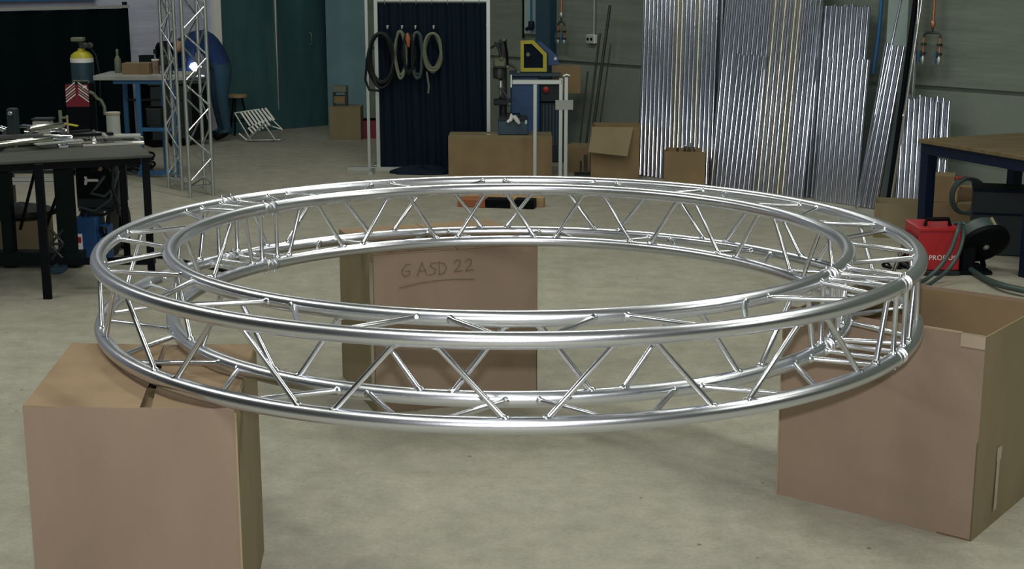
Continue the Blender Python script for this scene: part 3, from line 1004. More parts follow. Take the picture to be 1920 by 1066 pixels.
# iron foot stand on the floor
fs_ = fl(1096, 327)
ir = thing('iron_foot', 'small dark iron foot stand on floor below hanging carton flap', 'stand', (fs_.x, fs_.y, 0))
part('base_plate', MB().box(fs_.x - .10, fs_.x + .08, fs_.y - .09, fs_.y + .03, 0, .02, .004), 'grey_dark', ir)
part('upright', MB().box(fs_.x - .01, fs_.x + .025, fs_.y - .05, fs_.y - .02, .02, .20, .004), 'dark_steel', ir)
part('upright', MB().box(fs_.x - .05, fs_.x - .03, fs_.y - .05, fs_.y - .02, .02, .14, .004), 'dark_steel', ir)

# ------------------------------------------------------------------ far left: black curtain, cylinder, bench, towers, person
ca, cb = Vector((-5.95, 14.6)), Vector((-4.30, 16.35))
bc = thing('black_curtain', 'large black welding curtain under pale rail at far left', 'curtain', (ca.x, ca.y, 0))
dr = (cb - ca)
Lc = dr.length
TB = frame(ca.x, ca.y, 0, math.atan2(dr.y, dr.x))
part('top_rail', MB(TB).box(-0.1, Lc, -0.02, 0.02, 1.535, 1.565), 'grey', bc)
for x in (0.0, Lc - 0.02):
    part('post', MB(TB).box(x - .02, x + .02, .035, .075, 0, 1.60), 'navy', bc)
rings = []
for j in range(6):
    z = 0.03 + 1.50 * j / 5
    row = [(Lc * i / 90, 0.02 * math.sin(i * .42 + .3 * j), z) for i in range(91)]
    rings.append(row + [(x, y + .005, z) for x, y, z in reversed(row)])
part('sheet', MB(TB).loft(rings), 'curtain_black', bc)

GY = 14.0
gx = at(149, 150, GY).x
gc = thing('gas_cylinder', 'dark blue gas cylinder with yellow shoulder standing by black curtain', 'cylinder', (gx, GY + .12, 0))
gz = lambda py: at(149, py, GY).z
part('body', MB().lathe([(0.09, 0.0), (0.11, 0.03), (0.11, gz(116))], (gx, GY + .12, 0), 24), 'steel_blue', gc)
part('white_band', MB().lathe([(0.111, gz(118)), (0.111, gz(110))], (gx, GY + .12, 0), 24), 'white', gc, 'white painted band')
part('shoulder', MB().lathe([(0.11, gz(111)), (0.10, gz(104)), (0.07, gz(99)), (0.035, gz(96)), (0.03, gz(92))], (gx, GY + .12, 0), 24), 'yellow', gc, 'yellow painted shoulder')
part('valve', MB().lathe([(0.02, gz(96)), (0.02, gz(84)), (0.03, gz(83)), (0.03, gz(80)), (0.015, gz(79))], (gx + .0, GY + .12, 0), 14), 'dark_steel', gc)
part('valve_cap', MB().box(gx - 0.085, gx + 0.035, GY + .07, GY + .17, gz(79), gz(71), .008), 'khaki', gc)
for dx_ in (0.05, 0.10):
    part('gauge', MB().lathe([(0.026, 0), (0.03, .01), (0.03, .03), (0.02, .034)], (gx + dx_, GY + .10, gz(86)), 14, 'y'), 'dark_steel', gc)
part('gas_hose', MB().path([(gx + .09, GY + .12, gz(90)), (gx + .14, GY + .12, gz(105)), (gx + .17, GY + .10, gz(140)), (gx + .17, GY + .08, gz(185)), (gx + .16, GY + .06, gz(200))], 0.011, 8), 'black_rub', gc)
wm = thing('welding_machine', 'red fronted welding machine with striped chevrons below gas cylinder', 'machine', (gx, GY - .2, 0))
wx0, wx1 = at(123, 180, GY - .2).x, at(168, 180, GY - .2).x
wz = lambda py: at(149, py, GY - .2).z
part('body', MB().box(wx0, wx1, GY - .2, GY - .01, 0.12, wz(157), .01), 'black', wm)
part('front_panel', MB().box(wx0 + .004, wx1 - .004, GY - .21, GY - .2, wz(200), wz(158)), 'red_dark', wm, 'dark red front panel')
for s in (-1, 1):
    for k in range(5):
        xm = (wx0 + wx1) / 2 + s * (.035 + .0)
        z0 = wz(186) + .028 * k
        part('stripe', MB().vprism([(xm + s * .075, z0 - .03), (xm + s * .075, z0 - .018), (xm - s * .02, z0 + .055), (xm - s * .02, z0 + .043)], GY - .213, GY - .21), 'white' if k % 2 == 0 else 'grey', wm)
part('label_plate', MB().box(wx1 - .055, wx1 - .02, GY - .214, GY - .21, wz(165), wz(160)), 'white', wm)
part('handle', MB().path([(wx0 + .05, GY - .1, wz(157)), (wx0 + .05, GY - .1, wz(153)), (wx1 - .03, GY - .1, wz(153)), (wx1 - .03, GY - .1, wz(157))], .009, 6), 'khaki', wm)
part('lower_box', MB().box(wx0, wx1 + .02, GY - .2, GY - .02, 0.06, 0.12), 'grey_dark', wm)
for sx in (0, 1):
    part('wheel', MB().lathe([(.02, -.015), (.06, -.015), (.06, .015), (.02, .015)], (wx0 - .02 if sx == 0 else wx1 + .04, GY - .08, .06), 14, 'x'), 'black_rub', wm)
part('torch_cable', MB().path([at(168, 172, GY - .22), at(176, 176, GY - .24), at(182, 184, GY - .22), at(190, 188, GY - .22), at(196, 200, GY - .22), at(197, 215, GY - .22)], .016, 8), 'khaki', wm)

# blue frame bench
BY = 13.75
bx = lambda px: at(px, 240, BY).x
bz = lambda py: at(260, py, BY).z
bb = thing('workbench', 'bright blue steel frame workbench with grey top, behind lattice towers', 'bench', (bx(265), BY, 0))
part('bench_top', MB().box(bx(183), bx(352), BY - .05, BY + .55, bz(150), bz(141), .004), 'grey', bb)
for px, yy in ((215, .45), (263, 0), (287, .45), (327, 0)):
    part('leg', MB().box(bx(px) - .02, bx(px) + .02, BY + yy - .02, BY + yy + .02, 0, bz(151)), 'blue', bb)
part('apron', MB().box(bx(218), bx(335), BY - .018, BY + .018, bz(157), bz(151)), 'blue', bb)
part('rail', MB().box(bx(263) + .02, bx(327) - .02, BY - .018, BY + .018, bz(246), bz(239)), 'blue', bb)
part('rail', MB().box(bx(255), bx(335), BY - .015, BY + .015, 0.02, .06), 'blue', bb)
part('rail', MB().box(bx(215), bx(327), BY + .44, BY + .46, bz(197), bz(193)), 'grey_dark', bb)
part('shelf', MB().box(bx(263) + .02, bx(327) - .02, BY + .02, BY + .45, bz(246), bz(243)), 'dark_steel', bb)
carton('flat brown carton lying on blue workbench', at(254, 130, BY + .1).x, BY + .1, .26, .2, .10, 0, z=bz(141) + .001)
def small_box(name, label, cat, px0, px1, py0, py1, Y, d, m, m2=None):
    a, b = at(px0, py1, Y), at(px1, py0, Y)
    o = thing(name, label, cat, ((a.x + b.x) / 2, Y + d / 2, a.z))
    part('body', MB().box(a.x, b.x, Y, Y + d, a.z, b.z, .004), m, o)
    part('rim', MB().box(a.x - .003, b.x + .003, Y - .003, Y + d + .003, b.z - .012, b.z), m2 or m, o)
    return o
small_box('parts_tin', 'pinkish tin beside flat carton on blue workbench', 'tin', 286, 296, 111, 141, BY + .2, .06, 'card', 'white')
small_box('parts_tin', 'green black parts tin standing at rear of blue workbench', 'tin', 262, 284, 104, 141, BY + .42, .1, 'green')
b_ = at(222, 141, BY + .3)
bo = thing('spray_bottle', 'dark slim bottle at left end of blue workbench', 'bottle', (b_.x, BY + .3, bz(141)))
part('body', MB().lathe([(.03, 0), (.032, .02), (.032, .13), (.012, .17)], (b_.x, BY + .3, bz(141)), 14), 'khaki', bo)
part('nozzle', MB().lathe([(.012, .17), (.014, .22), (.01, .23)], (b_.x, BY + .3, bz(141)), 12), 'khaki', bo)
vz = bz(141)
v_ = thing('bench_vise', 'dark bench vise on blue workbench seen through left lattice tower', 'vise', (bx(312), BY + .15, vz))
part('base', MB().lathe([(.06, 0), (.05, .03), (.03, .05), (.03, .08)], (bx(312), BY + .15, vz), 14), 'grey_dark', v_)
part('jaw', MB().box(bx(300), bx(318), BY + .1, BY + .2, vz + .08, vz + .18, .01), 'grey_dark', v_)
part('jaw', MB().box(bx(321), bx(326), BY + .1, BY + .2, vz + .08, vz + .18, .006), 'grey_dark', v_)
part('screw_handle', MB().tube((bx(331), BY + .15, vz + .04), (bx(331), BY + .15, vz + .2), .008, 8), 'alu_dull', v_)
# clutter on and below the bench
small_box('motor_box', 'dark motor box standing on lower shelf of blue workbench', 'box', 275, 300, 203, 236, BY + .12, .2, 'grey_dark', 'dark_steel')
cr = thing('cable_tangle', 'dark tangle of cables on floor under blue workbench', 'cable', (bx(240), BY + .1, 0))
for k in range(6):
    ph = random.uniform(0, 6)
    pts = [(bx(240) + (.15 + .03 * math.sin(ph)) * math.cos(t + ph) * (1 + .2 * math.sin(2 * t + ph)), BY + .26 + .14 * math.sin(t + ph), .02 + .03 * k + .02 * math.sin(3 * t)) for t in [2 * PI * i / 22 for i in range(22)]]
    part('loop', MB().path(pts, .012, 6, loop=True), 'black_rub' if k % 3 else 'hose', cr)


# lattice towers: two triangular trusses stood on end
def tower(label, pts, z1, chord_r, group):
    c = sum((Vector(p) for p in pts), Vector((0, 0, 0))) / 3
    o = thing('lattice_tower', label, 'truss', (c.x, c.y, 0), group)
    for p in pts:
        part('chord', MB().tube((p[0], p[1], 0), (p[0], p[1], z1), chord_r, 12), 'alu_dull', o)
    for i in range(3):
        a, b = Vector(pts[i]), Vector(pts[(i + 1) % 3])
        part('end_bar', MB().tube(a + Vector((0, 0, .1)), b + Vector((0, 0, .1)), .009, 8), 'alu_brace', o)
        z, k = .14 + .05 * i, 0
        while z < z1 - .2:
            p, q = (a, b) if k % 2 == 0 else (b, a)
            part('brace', MB().tube(p + Vector((0, 0, z)), q + Vector((0, 0, z + .2)), .008, 8), 'alu_brace', o)
            z += .22
            k += 1
    return o


TY = 12.7
tw = lambda px, py: tuple(fl(px, py))
tower('triangular silver lattice tower, left one of the standing pair', [tw(317, 352), tw(342, 357), tw(330, 342)], 2.4, .016, 'standing lattice towers')
tower('triangular silver lattice tower, right one, nearer the person', [tw(357, 371), tw(400, 366), tw(384, 352)], 2.4, .016, 'standing lattice towers')

# stool, slatted rack, box pile
sp_ = fl(447, 252)
sl = thing('stool', 'round wooden topped stool beside person in blue', 'stool', (sp_.x, sp_.y, 0))
sz = at(447, 178, sp_.y).z
part('seat', MB().lathe([(.10, sz - .03), (.125, sz - .025), (.125, sz), (.11, sz + .006)], (sp_.x, sp_.y, 0), 20), 'wood_light', sl)
for k in range(3):
    t = 2 * PI * k / 3 + .4
    part('leg', MB().tube((sp_.x + .06 * math.cos(t), sp_.y + .06 * math.sin(t), sz - .03), (sp_.x + .14 * math.cos(t), sp_.y + .14 * math.sin(t), .004), .011, 8), 'black', sl)
part('ring', MB().path([(sp_.x + .115 * math.cos(t), sp_.y + .115 * math.sin(t), .17) for t in [2 * PI * k / 16 for k in range(16)]], .007, 6, loop=True), 'black', sl)

RY = 16.6
rk = thing('slatted_rack', 'low metal rack with rows of bright slanting bars on floor', 'rack', (at(485, 255, RY).x, RY, 0))
def bar(a, b, r, m, nm):
    part(nm, MB().tube(a, b, r, 8), m, rk)
for k in range(8):
    x = 452 + 6.5 * k
    bar(at(x, 211 - 1.2 * k, RY), at(x + 17, 236 - 1.6 * k, RY - .06), .012, 'white', 'bright_bar')
for k in range(6):
    x = 466 + 6.2 * k
    bar(at(x, 240 - 3.2 * k, RY - .05), at(x + 9, 250 - 3 * k, RY - .10), .012, 'white', 'bright_bar')
for (a, b, c_, d2, yy) in ((440, 212, 470, 262, 0), (440, 212, 485, 205, .0), (468, 240, 495, 225, .05), (463, 264, 495, 232, -.1), (495, 232, 530, 243, .1), (495, 210, 530, 243, .15), (530, 243, 522, 262, .1),
                           (495, 232, 516, 262, -.08), (463, 263, 526, 262, -.02), (448, 250, 463, 263, 0.02)):
    bar(at(a, b, RY + yy), at(c_, d2, RY + yy), .011, 'alu_dull', 'frame_bar')

small_box('red_crate', 'dark red crate on floor behind left posts of welding screen', 'crate', 679, 706, 226, 262, 16.9, .3, 'red_dark')
pb = at(638, 205, 16.85)
mc = thing('small_machine', 'small brown machine on short legs standing on carton by pale column', 'machine', (pb.x, 16.95, .387))
part('body', MB().box(at(625, 190, 16.9).x, at(651, 190, 16.9).x, 16.85, 17.05, .545, at(638, 161, 16.9).z, .008), 'khaki', mc)
for px in (626, 649):
    for yy in (16.87, 17.03):
        part('leg', MB().box(at(px, 190, 16.9).x - .01, at(px, 190, 16.9).x + .01, yy - .01, yy + .01, .387, .545), 'dark_steel', mc)
part('tray', MB().box(at(627, 190, 16.9).x, at(649, 190, 16.9).x, 16.86, 17.04, .42, .50, .004), 'card_dull', mc)

# person bent over the bench, seen behind the right tower
PY = 16.75
def person():
    hx = at(414, 150, PY).x
    fz = lambda px, py, y=PY: at(px, py, y)
    verts, edges, rad = [], [], []
    def V(p, r):
        verts.append(tuple(p)); rad.append(r); return len(verts) - 1
    def E(a, b): edges.append((a, b))
    pel = V((hx, PY, .98), (.165, .15))
    sp1 = V((hx - .10, PY, 1.12), (.175, .15))
    sp2 = V((hx - .24, PY, 1.17), (.18, .155))
    ch = V((hx - .38, PY, 1.15), (.16, .15))
    nk = V((hx - .49, PY, 1.10), (.065, .065))
    hd = V((hx - .58, PY, 1.05), (.10, .085))
    ht = V((hx - .67, PY, 0.99), (.085, .075))
    E(pel, sp1); E(sp1, sp2); E(sp2, ch); E(ch, nk); E(nk, hd); E(hd, ht)
    for s in (-1, 1):
        hip = V((hx + .01, PY + s * .09, .86), (.115, .10))
        kn = V((hx - .03, PY + s * .10, .48), (.075, .075))
        an = V((hx + .02, PY + s * .10, .10), (.05, .05))
        to = V((hx - .15, PY + s * .11, .04), (.045, .04))
        E(pel, hip); E(hip, kn); E(kn, an); E(an, to)
        sh = V((hx - .38, PY + s * .17, 1.10), (.07, .07))
        el = V((hx - .44, PY + s * .21, .84), (.05, .05))
        wr = V((hx - .64, PY + s * .08, .80), (.036, .036))
        ha = V((hx - .72, PY + s * .05, .80), (.042, .03))
        E(ch, sh); E(sh, el); E(el, wr); E(wr, ha)
        for k in range(4):
            f1 = V((hx - .765, PY + s * .05 + (k - 1.5) * .02, .798), (.010, .010))
            f2 = V((hx - .80, PY + s * .05 + (k - 1.5) * .021, .78 - .004 * abs(k - 1.5)), (.008, .008))
            E(ha, f1); E(f1, f2)
        t1 = V((hx - .74, PY + s * .05 - s * .04, .785), (.010, .010))
        E(ha, t1)
    me = bpy.data.meshes.new('person')
    me.from_pydata(verts, edges, [])
    o = bpy.data.objects.new('person_tmp', me)
    COL.objects.link(o)
    mod = o.modifiers.new('s', 'SKIN')
    mod.use_smooth_shade = True
    for i, r in enumerate(rad):
        me.skin_vertices[0].data[i].radius = r
    me.skin_vertices[0].data[0].use_root = True
    sub = o.modifiers.new('u', 'SUBSURF')
    sub.levels = sub.render_levels = 2
    dg = bpy.context.evaluated_depsgraph_get()
    m2 = bpy.data.meshes.new_from_object(o.evaluated_get(dg))
    bpy.data.objects.remove(o)
    for k in ('jacket', 'denim', 'skin', 'black'):
        m2.materials.append(M[k])
    for p in m2.polygons:
        c = p.center
        p.use_smooth = True
        arm = c.x < hx - .30
        if c.x < hx - .66 and c.z < .86 or c.x < hx - .46 and c.z > .93:
            p.material_index = 2
        elif arm or c.z > .90:
            p.material_index = 0
        else:
            p.material_index = 3 if c.z < .10 else 1
    root = thing('person', 'person in blue jacket and jeans bending over behind right lattice tower', 'person', (hx, PY, 0))
    for v in m2.vertices:
        v.co = Matrix.Rotation(R(28), 3, 'Z') @ (v.co - Vector((hx, PY, 0)))
    b = bpy.data.objects.new('body', m2)
    COL.objects.link(b)
    b.parent = root
    ORG[b.name] = ORG[root.name]
    # jacket hem over the hips and the welding mask
    RP = frame(hx, PY, 0, R(28)) @ Matrix.Translation((-hx, -PY, 0))
    mk = MB(RP)
    cz = Vector((hx - .63, PY, 1.02))
    mk.lathe([(.02, -.14), (.09, -.12), (.115, -.02), (.115, .07), (.09, .12), (.03, .14)], (cz.x, cz.y, cz.z), 14)
    part('welding_mask', mk, 'black', root, 'dark welding mask')
    part('mask_window', MB(RP).box(cz.x - .125, cz.x - .108, PY - .05, PY + .05, cz.z, cz.z + .05), 'green', root)
    return hx


hx = person()
# small side bench the person works on
wc = frame(hx, PY, 0, R(30)) @ Vector((-.66, -.10, 0))
wbx = wc.x
WF = frame(wc.x, wc.y, 0, R(30))
sb = thing('side_bench', 'dark closed bench cabinet the bending person leans over', 'bench', wc)
part('bench_top', MB(WF).box(-.30, .40, -.26, .26, .70, .74), 'dark_steel', sb)
part('cabinet_body', MB(WF).box(-.28, .38, -.23, .23, 0.06, .70), 'black', sb)
part('plinth', MB(WF).box(-.26, .18, -.20, .20, 0, .06), 'black', sb)
for x0 in (-.27, -.035):
    dd = part('cabinet_door', MB(WF).box(x0, x0 + .225, -.242, -.23, .09, .68), 'grey_dark', sb)
    part('handle', MB(WF).box(x0 + .10, x0 + .13, -.252, -.242, .58, .60), 'dark_steel', dd)
WY = wc.y
wk = at(367, 124, WY)
wp = thing('welded_part', 'workpiece with bright welding glare between the lattice tower chords', 'workpiece', (wk.x, WY, .74))
part('tube_piece', MB().tube((wk.x - .1, WY, .765), (wk.x + .1, WY, .765), .025, 12), 'alu_brace', wp)
part('stand_up_tube', MB().tube((wk.x, WY, .77), (wk.x, WY, wk.z), .022, 12), 'alu_brace', wp)
part('arc', MB().lathe([(.01, -.06), (.04, -.04), (.07, -.005), (.05, .03), (.01, .045)], (wk.x, WY - .02, wk.z), 12), spark, wp, 'white glare of the welding arc')

# ------------------------------------------------------------------ left work table, its load and what is below it
TRc = Vector((-2.24, 8.86))
ang = R(22)
tdx, tdy = Vector((math.cos(ang), math.sin(ang))), Vector((-math.sin(ang), math.cos(ang)))
TT = frame(TRc.x, TRc.y, 0, ang)           # x to the right along the front edge, corner at 0,0, table at x<0,y>0
TZ = 0.852
lt = thing('work_table', 'dark steel work table heaped with metal pieces, left of ring', 'table', (TRc.x - .5, TRc.y + .3, 0))
part('table_top', MB(TT).box(-2.2, 0.0, 0.0, 1.25, TZ - .02, TZ, .004), 'table_top', lt)
part('apron', MB(TT).box(-2.1, -.06, 0.07, .10, TZ - .07, TZ - .02), 'black', lt)
for x, y0 in ((-.035, .05), (-.05, 1.15), (-2.12, 1.15)):
    part('leg', MB(TT).box(x - .021, x + .021, y0 - .021, y0 + .021, 0, TZ - .02), 'black', lt)
lp = fl(90, 560)
lp2 = at(80, 303, lp.y)
part('leg', MB().loft([[(lp.x + a, lp.y + b, 0) for a, b in ((-.024, -.016), (.024, -.016), (.024, .016), (-.024, .016))], [(lp.x + a, lp.y + b, TZ - .02) for a, b in ((-.024, -.016), (.024, -.016), (.024, .016), (-.024, .016))]]), 'black', lt)
def post(px, py, wd, nm='wide_leg', m='green', z1=TZ - .02, z0=0.0):
    p = fl(px, py)
    part(nm, MB().box(p.x - wd / 2, p.x + wd / 2, p.y - .04, p.y + .04, z0, z1), m, lt)
    return p
pa = post(131, 500, .112)
pb_ = post(22, 500, .07)
part('low_beam', MB().box(pb_.x - .4, pa.x + .10, pa.y - .06, pa.y + .06, .02, .11), 'green', lt)
part('low_beam', MB().box(lp.x + .02, lp.x + .62, lp.y + .16, lp.y + .22, .18, .215), 'black', lt)
for (x0, y0, x1, y1) in ((68, 310, 38, 430), (112, 350, 85, 430)):
    p, q = at(x0, y0, pa.y + .1), at(x1, y1, pa.y + .1)
    part('stay', MB().tube(p, q, .011, 6), 'black', lt)
# metal pieces on the table
def tpt(u, v, z=0.0):
    p = TT @ Vector((u, v, TZ + z))
    return p
pcs = 'metal pieces heaped on the work table'
def piece(px0, py0, px1, py1, Y0, Y1, r, m, label, flat=False, nm='metal_bar'):
    p, q = at(px0, py0, Y0), at(px1, py1, Y1)
    lo = TZ + (r if not flat else r * .5)
    p.z, q.z = max(p.z, lo), max(q.z, lo)
    mb = MB()
    if flat:
        d3 = (q - p)
        L = d3.length
        T4 = Matrix.Translation(p) @ d3.to_track_quat('X', 'Z').to_matrix().to_4x4()
        mb = MB(T4).box(0, L, -r * 1.6, r * 1.6, -r * .4, r * .4, r * .1)
    else:
        mb.path([p, p + (q - p) * .03, p + (q - p) * .97, q], [r * .9, r, r, r * .9], 10)
    return solo(nm, mb, m, label, 'metal piece', tuple(p), pcs)


def ty(py, z=0.0):
    return fl(150, py, TZ + z).y


items = [
    (40, 236, 88, 239, .03, .022, 'alu_stock', True, 'broad bright flat bar lying high at left of heap'),
    (75, 253, 152, 247, .0, .013, 'alu_gold', True, 'long pale flat bar in middle of heap on work table'),
    (78, 254, 112, 253, .0, .011, 'alu_stock', True, 'short very bright flat bar near middle of the heap'),
    (25, 256, 80, 262, .0, .014, 'dark_steel', True, 'dark flat bar near front edge of the heap'),
    (112, 230, 146, 236, .03, .011, 'yellow', True, 'curved yellowish strip on back of the heap'),
    (150, 246, 226, 252, .0, .012, 'grey', True, 'grey flat bar running towards the pale block'),
    (175, 259, 238, 258, .0, .009, 'alu_stock', False, 'thin bright rod lying in front of pale block'),
    (222, 255, 268, 258, .0, .009, 'alu_gold', False, 'thin rod overhanging right corner of work table'),
    (205, 252, 262, 262, .0, .010, 'alu_dull', False, 'dull rod beside the right overhanging rod'),
    (120, 258, 134, 259, .0, .013, 'alu_gold', False, 'stubby yellowish tube end in front middle of heap'),
    (152, 264, 164, 262, .0, .012, 'alu_stock', False, 'small bright stub left of the thin bright rod'),
    (180, 268, 192, 264, .0, .011, 'alu_stock', False, 'small bright stub nearest the front edge'),
    (112, 255, 190, 250, .0, .012, 'grey', False, 'grey round rod lying across the middle of heap'),
    (0, 240, 16, 246, .02, .02, 'alu_stock', False, 'bright tube end at picture edge on work table'),
    (5, 262, 30, 272, .0, .014, 'alu_stock', False, 'bright angled stub in front left of table'),
    (50, 246, 78, 247, .02, .012, 'alu_gold', True, 'pale short strip under the broad bright bar'),
    (132, 262, 200, 262, .0, .008, 'dark_steel', False, 'dark thin rod lying along the heap front'),
]
for (a, b, c_, d2, z, r, m, flat, lab) in items:
    ya, yb = ty(max(b, 240) + 4), ty(max(d2, 240) + 4)
    ya, yb = min(ya, 10.0), min(yb, 10.0)
    piece(a, b, c_, d2, ya, yb, r, m, lab, flat)
for k in range(44):
    u_, v_2 = random.uniform(-1.75, -.12), random.uniform(.50, 1.12)
    lv = random.choice((0, 1, 1, 2, 3, 4)) * .03 * (1 if u_ < -.5 else .5)
    L_ = random.uniform(.12, .5)
    a_ = random.choice((0, 0, .2, -.3, .5, PI / 2)) + random.uniform(-.2, .2)
    m_, w_2 = random.choice((('dark_steel', 'dark steel'), ('dark_steel', 'dark steel'), ('grey', 'dull grey'), ('alu_gold', 'pale metal'), ('alu_stock', 'shiny silver'), ('alu_gold', 'pale metal'), ('black', 'black')))
    r_ = random.uniform(.012, .022)
    TM = Matrix.Translation(tpt(u_, v_2, lv + r_)) @ Matrix.Rotation(ang + a_, 4, 'Z')
    x_r = min(L_ / 2, .2)
    if k % 2:
        mb = MB(TM).box(-L_ / 2, L_ / 2, -r_ * 1.7, r_ * 1.7, -r_, -r_ * .1, .002)
    else:
        mb = MB(TM).path([(-L_ / 2, 0, 0), (-L_ / 2 + .01, 0, 0), (L_ / 2 - .01, 0, 0), (L_ / 2, 0, 0)], [r_ * .8, r_, r_, r_ * .8], 10)
    solo('metal_offcut', mb, m_, w_2 + (' flat offcut' if k % 2 else ' round offcut') + ' lying jumbled in heap on left work table', 'metal piece', tuple(TM.translation), pcs)
yy = ty(255)
pk = at(214, 255, yy)
bk = thing('pale_block', 'upright pale grey tube block standing on right of work table', 'block', (pk.x, yy, TZ))
part('body', MB().lathe([(.046, TZ), (.046, at(214, 214, yy).z), (.05, at(214, 213, yy).z), (.05, at(214, 210, yy).z)], (pk.x, yy, 0), 20), 'grey', bk)
part('rim', MB().lathe([(.0505, at(214, 214, yy).z), (.0505, at(214, 211, yy).z)], (pk.x, yy, 0), 20), 'card_edge', bk)
yy = 9.65
p = at(75, 234, yy)
gb = thing('grey_case', 'low grey plastic case at back of the heap', 'case', (p.x, yy, TZ))
part('body', MB().box(at(60, 234, yy).x, at(92, 234, yy).x, yy, yy + .1, TZ, at(75, 226, yy).z, .01), 'grey', gb)
part('lid', MB().box(at(59, 234, yy).x, at(96, 234, yy).x, yy - .005, yy + .105, at(75, 226, yy).z, at(75, 222, yy).z, .004), 'grey_dark', gb)
yy = 9.75
p = at(114, 230, yy)
cl = thing('screw_clamp', 'small greenish screw clamp standing at back of heap', 'clamp', (p.x, yy, TZ))
part('spindle', MB().tube((p.x, yy, TZ), (p.x, yy, at(114, 207, yy).z), .012, 10), 'khaki', cl)
part('arm', MB().box(p.x, p.x + .05, yy - .012, yy + .012, at(114, 222, yy).z, at(114, 219, yy).z), 'khaki', cl)
part('screw', MB().tube((p.x + .045, yy, TZ), (p.x + .045, yy, at(114, 216, yy).z), .007, 8), 'card_edge', cl)
p = at(22, 215, 9.4)
sm = thing('stand_magnet', 'dim upright dark clamp stand at left of work table', 'clamp', (p.x, 9.4, TZ))
part('upright', MB().box(at(13, 210, 9.4).x, at(30, 210, 9.4).x, 9.38, 9.46, TZ, at(22, 203, 9.4).z, .008), 'grey_dark', sm)
part('knob', MB().lathe([(.01, 0), (.016, .012), (.01, .02)], (p.x, 9.38, at(22, 212, 9.4).z), 12, 'y'), 'alu_dull', sm)
for k, (pts, lab) in enumerate((([(0, 258), (20, 268), (60, 266), (95, 257), (125, 246), (170, 243)], 'thick dark cable snaking through heap on work table'), ([(0, 276), (15, 262), (8, 248), (22, 232), (30, 240)], 'dark cable loop at picture edge on work table'))):
    P3 = []
    for a, b in pts:
        q = fl(a, b + 3, TZ + .016 + .0)
        if q.y > 9.9:
            q = at(a, b + 3, 9.9)
        q.z = max(q.z, TZ + .016)
        P3.append(q)
    solo('table_cable', MB().path(P3, .016, 8), 'black_rub', lab, 'cable', tuple(P3[0]), 'cables on the work table')

# under the table
rl = thing('rail_rack', 'low rack of pale grey rails on floor behind left work table', 'rack', (at(70, 335, 11.6).x, 11.6, 0))
for px in (20, 128):
    part('upright', MB().box(at(px, 335, 11.6).x - .02, at(px, 335, 11.6).x + .02, 11.6, 11.64, 0, at(70, 316, 11.6).z), 'dark_steel', rl)
for k, pyy in enumerate((321, 335, 342)):
    part('rail', MB().box(at(12, pyy, 11.6).x, at(132, pyy, 11.6).x, 11.56, 11.60, at(70, pyy + 3, 11.6).z, at(70, pyy - 3, 11.6).z), 'grey' if k else 'grey_dark', rl)
cp_ = fl(40, 492)
carton('carton under left work table with black bag on it', cp_.x - .06, cp_.y + .05, .42, .35, .27, R(8), m='card_side', z=.0)
bg = MB()
bcx, bcy = cp_.x - .08, cp_.y + .24
bg.loft([[(bcx + .26 * f * math.cos(t) * (1 + .1 * math.sin(3 * t)), bcy + .18 * f * math.sin(t), .277 + z + .006 * math.sin(5 * t) * (f < 1)) for t in [2 * PI * i / 24 for i in range(24)]] for f, z in ((.7, 0), (1, .02), (.95, .05), (.6, .085), (.05, .1))])
solo('black_bag', bg, 'black_rub', 'black crumpled bag on top of carton under work table', 'bag', (bcx, bcy, .277))
cn = fl(172, 489)
ct = thing('canister', 'deep blue plastic canister with round hand hole under work table', 'canister', (cn.x, cn.y, 0))
zc = lambda py: at(172, py, cn.y).z
can = MB()
outer = [(142, 498), (142, 418), (150, 408), (196, 408), (206, 420), (206, 498)]
hole = [(192 + 11 * math.cos(t), 434 + 14 * math.sin(t)) for t in [2 * PI * k / 16 for k in range(16)]]
oo = [(at(a, b, cn.y).x, at(a, b, cn.y).z) for a, b in outer]
oo = [(x, max(z, 0.0)) for x, z in oo]
oo[0] = (oo[0][0], 0.0); oo[-1] = (oo[-1][0], 0.0)
# body left of the hole, then a ring of quads round the hand hole
hc = (at(192, 434, cn.y).x, at(192, 434, cn.y).z)
xl, xr, zb_, zt_ = oo[0][0], oo[-1][0], 0.0, oo[2][1]
hs = (xr - hc[0])
can.box(xl, hc[0] - hs, cn.y, cn.y + .13, 0, zt_, .012)
can.box(hc[0] - hs, xr, cn.y, cn.y + .13, 0, hc[1] - hs, .008)
n = 16
sq, ci = [], []
for k in range(n):
    t = 2 * PI * k / n
    cxx, szz = math.cos(t), math.sin(t)
    mxx = max(abs(cxx), abs(szz))
    sq.append((hc[0] + hs * cxx / mxx, hc[1] + hs * szz / mxx))
    ci.append((hc[0] + .034 * cxx, hc[1] + .045 * szz))
vs = [(x, cn.y, z) for x, z in sq] + [(x, cn.y, z) for x, z in ci] + [(x, cn.y + .13, z) for x, z in sq] + [(x, cn.y + .13, z) for x, z in ci]
fs = []
for i in range(n):
    j = (i + 1) % n
    fs += [(i, j, n + j, n + i), (2 * n + i, 3 * n + i, 3 * n + j, 2 * n + j), (i, 2 * n + i, 2 * n + j, j), (n + i, n + j, 3 * n + j, 3 * n + i)]
can.add(vs, fs)
part('body', can, 'blue_deep', ct)
part('label_sheet', MB().box(at(142, 470, cn.y).x, at(156, 470, cn.y).x, cn.y - .003, cn.y, zc(478), zc(438)), 'white', ct, 'white label with red mark')
part('label_mark', MB().box(at(148, 470, cn.y).x, at(154, 470, cn.y).x, cn.y - .004, cn.y - .003, zc(455), zc(444)), 'red', ct)
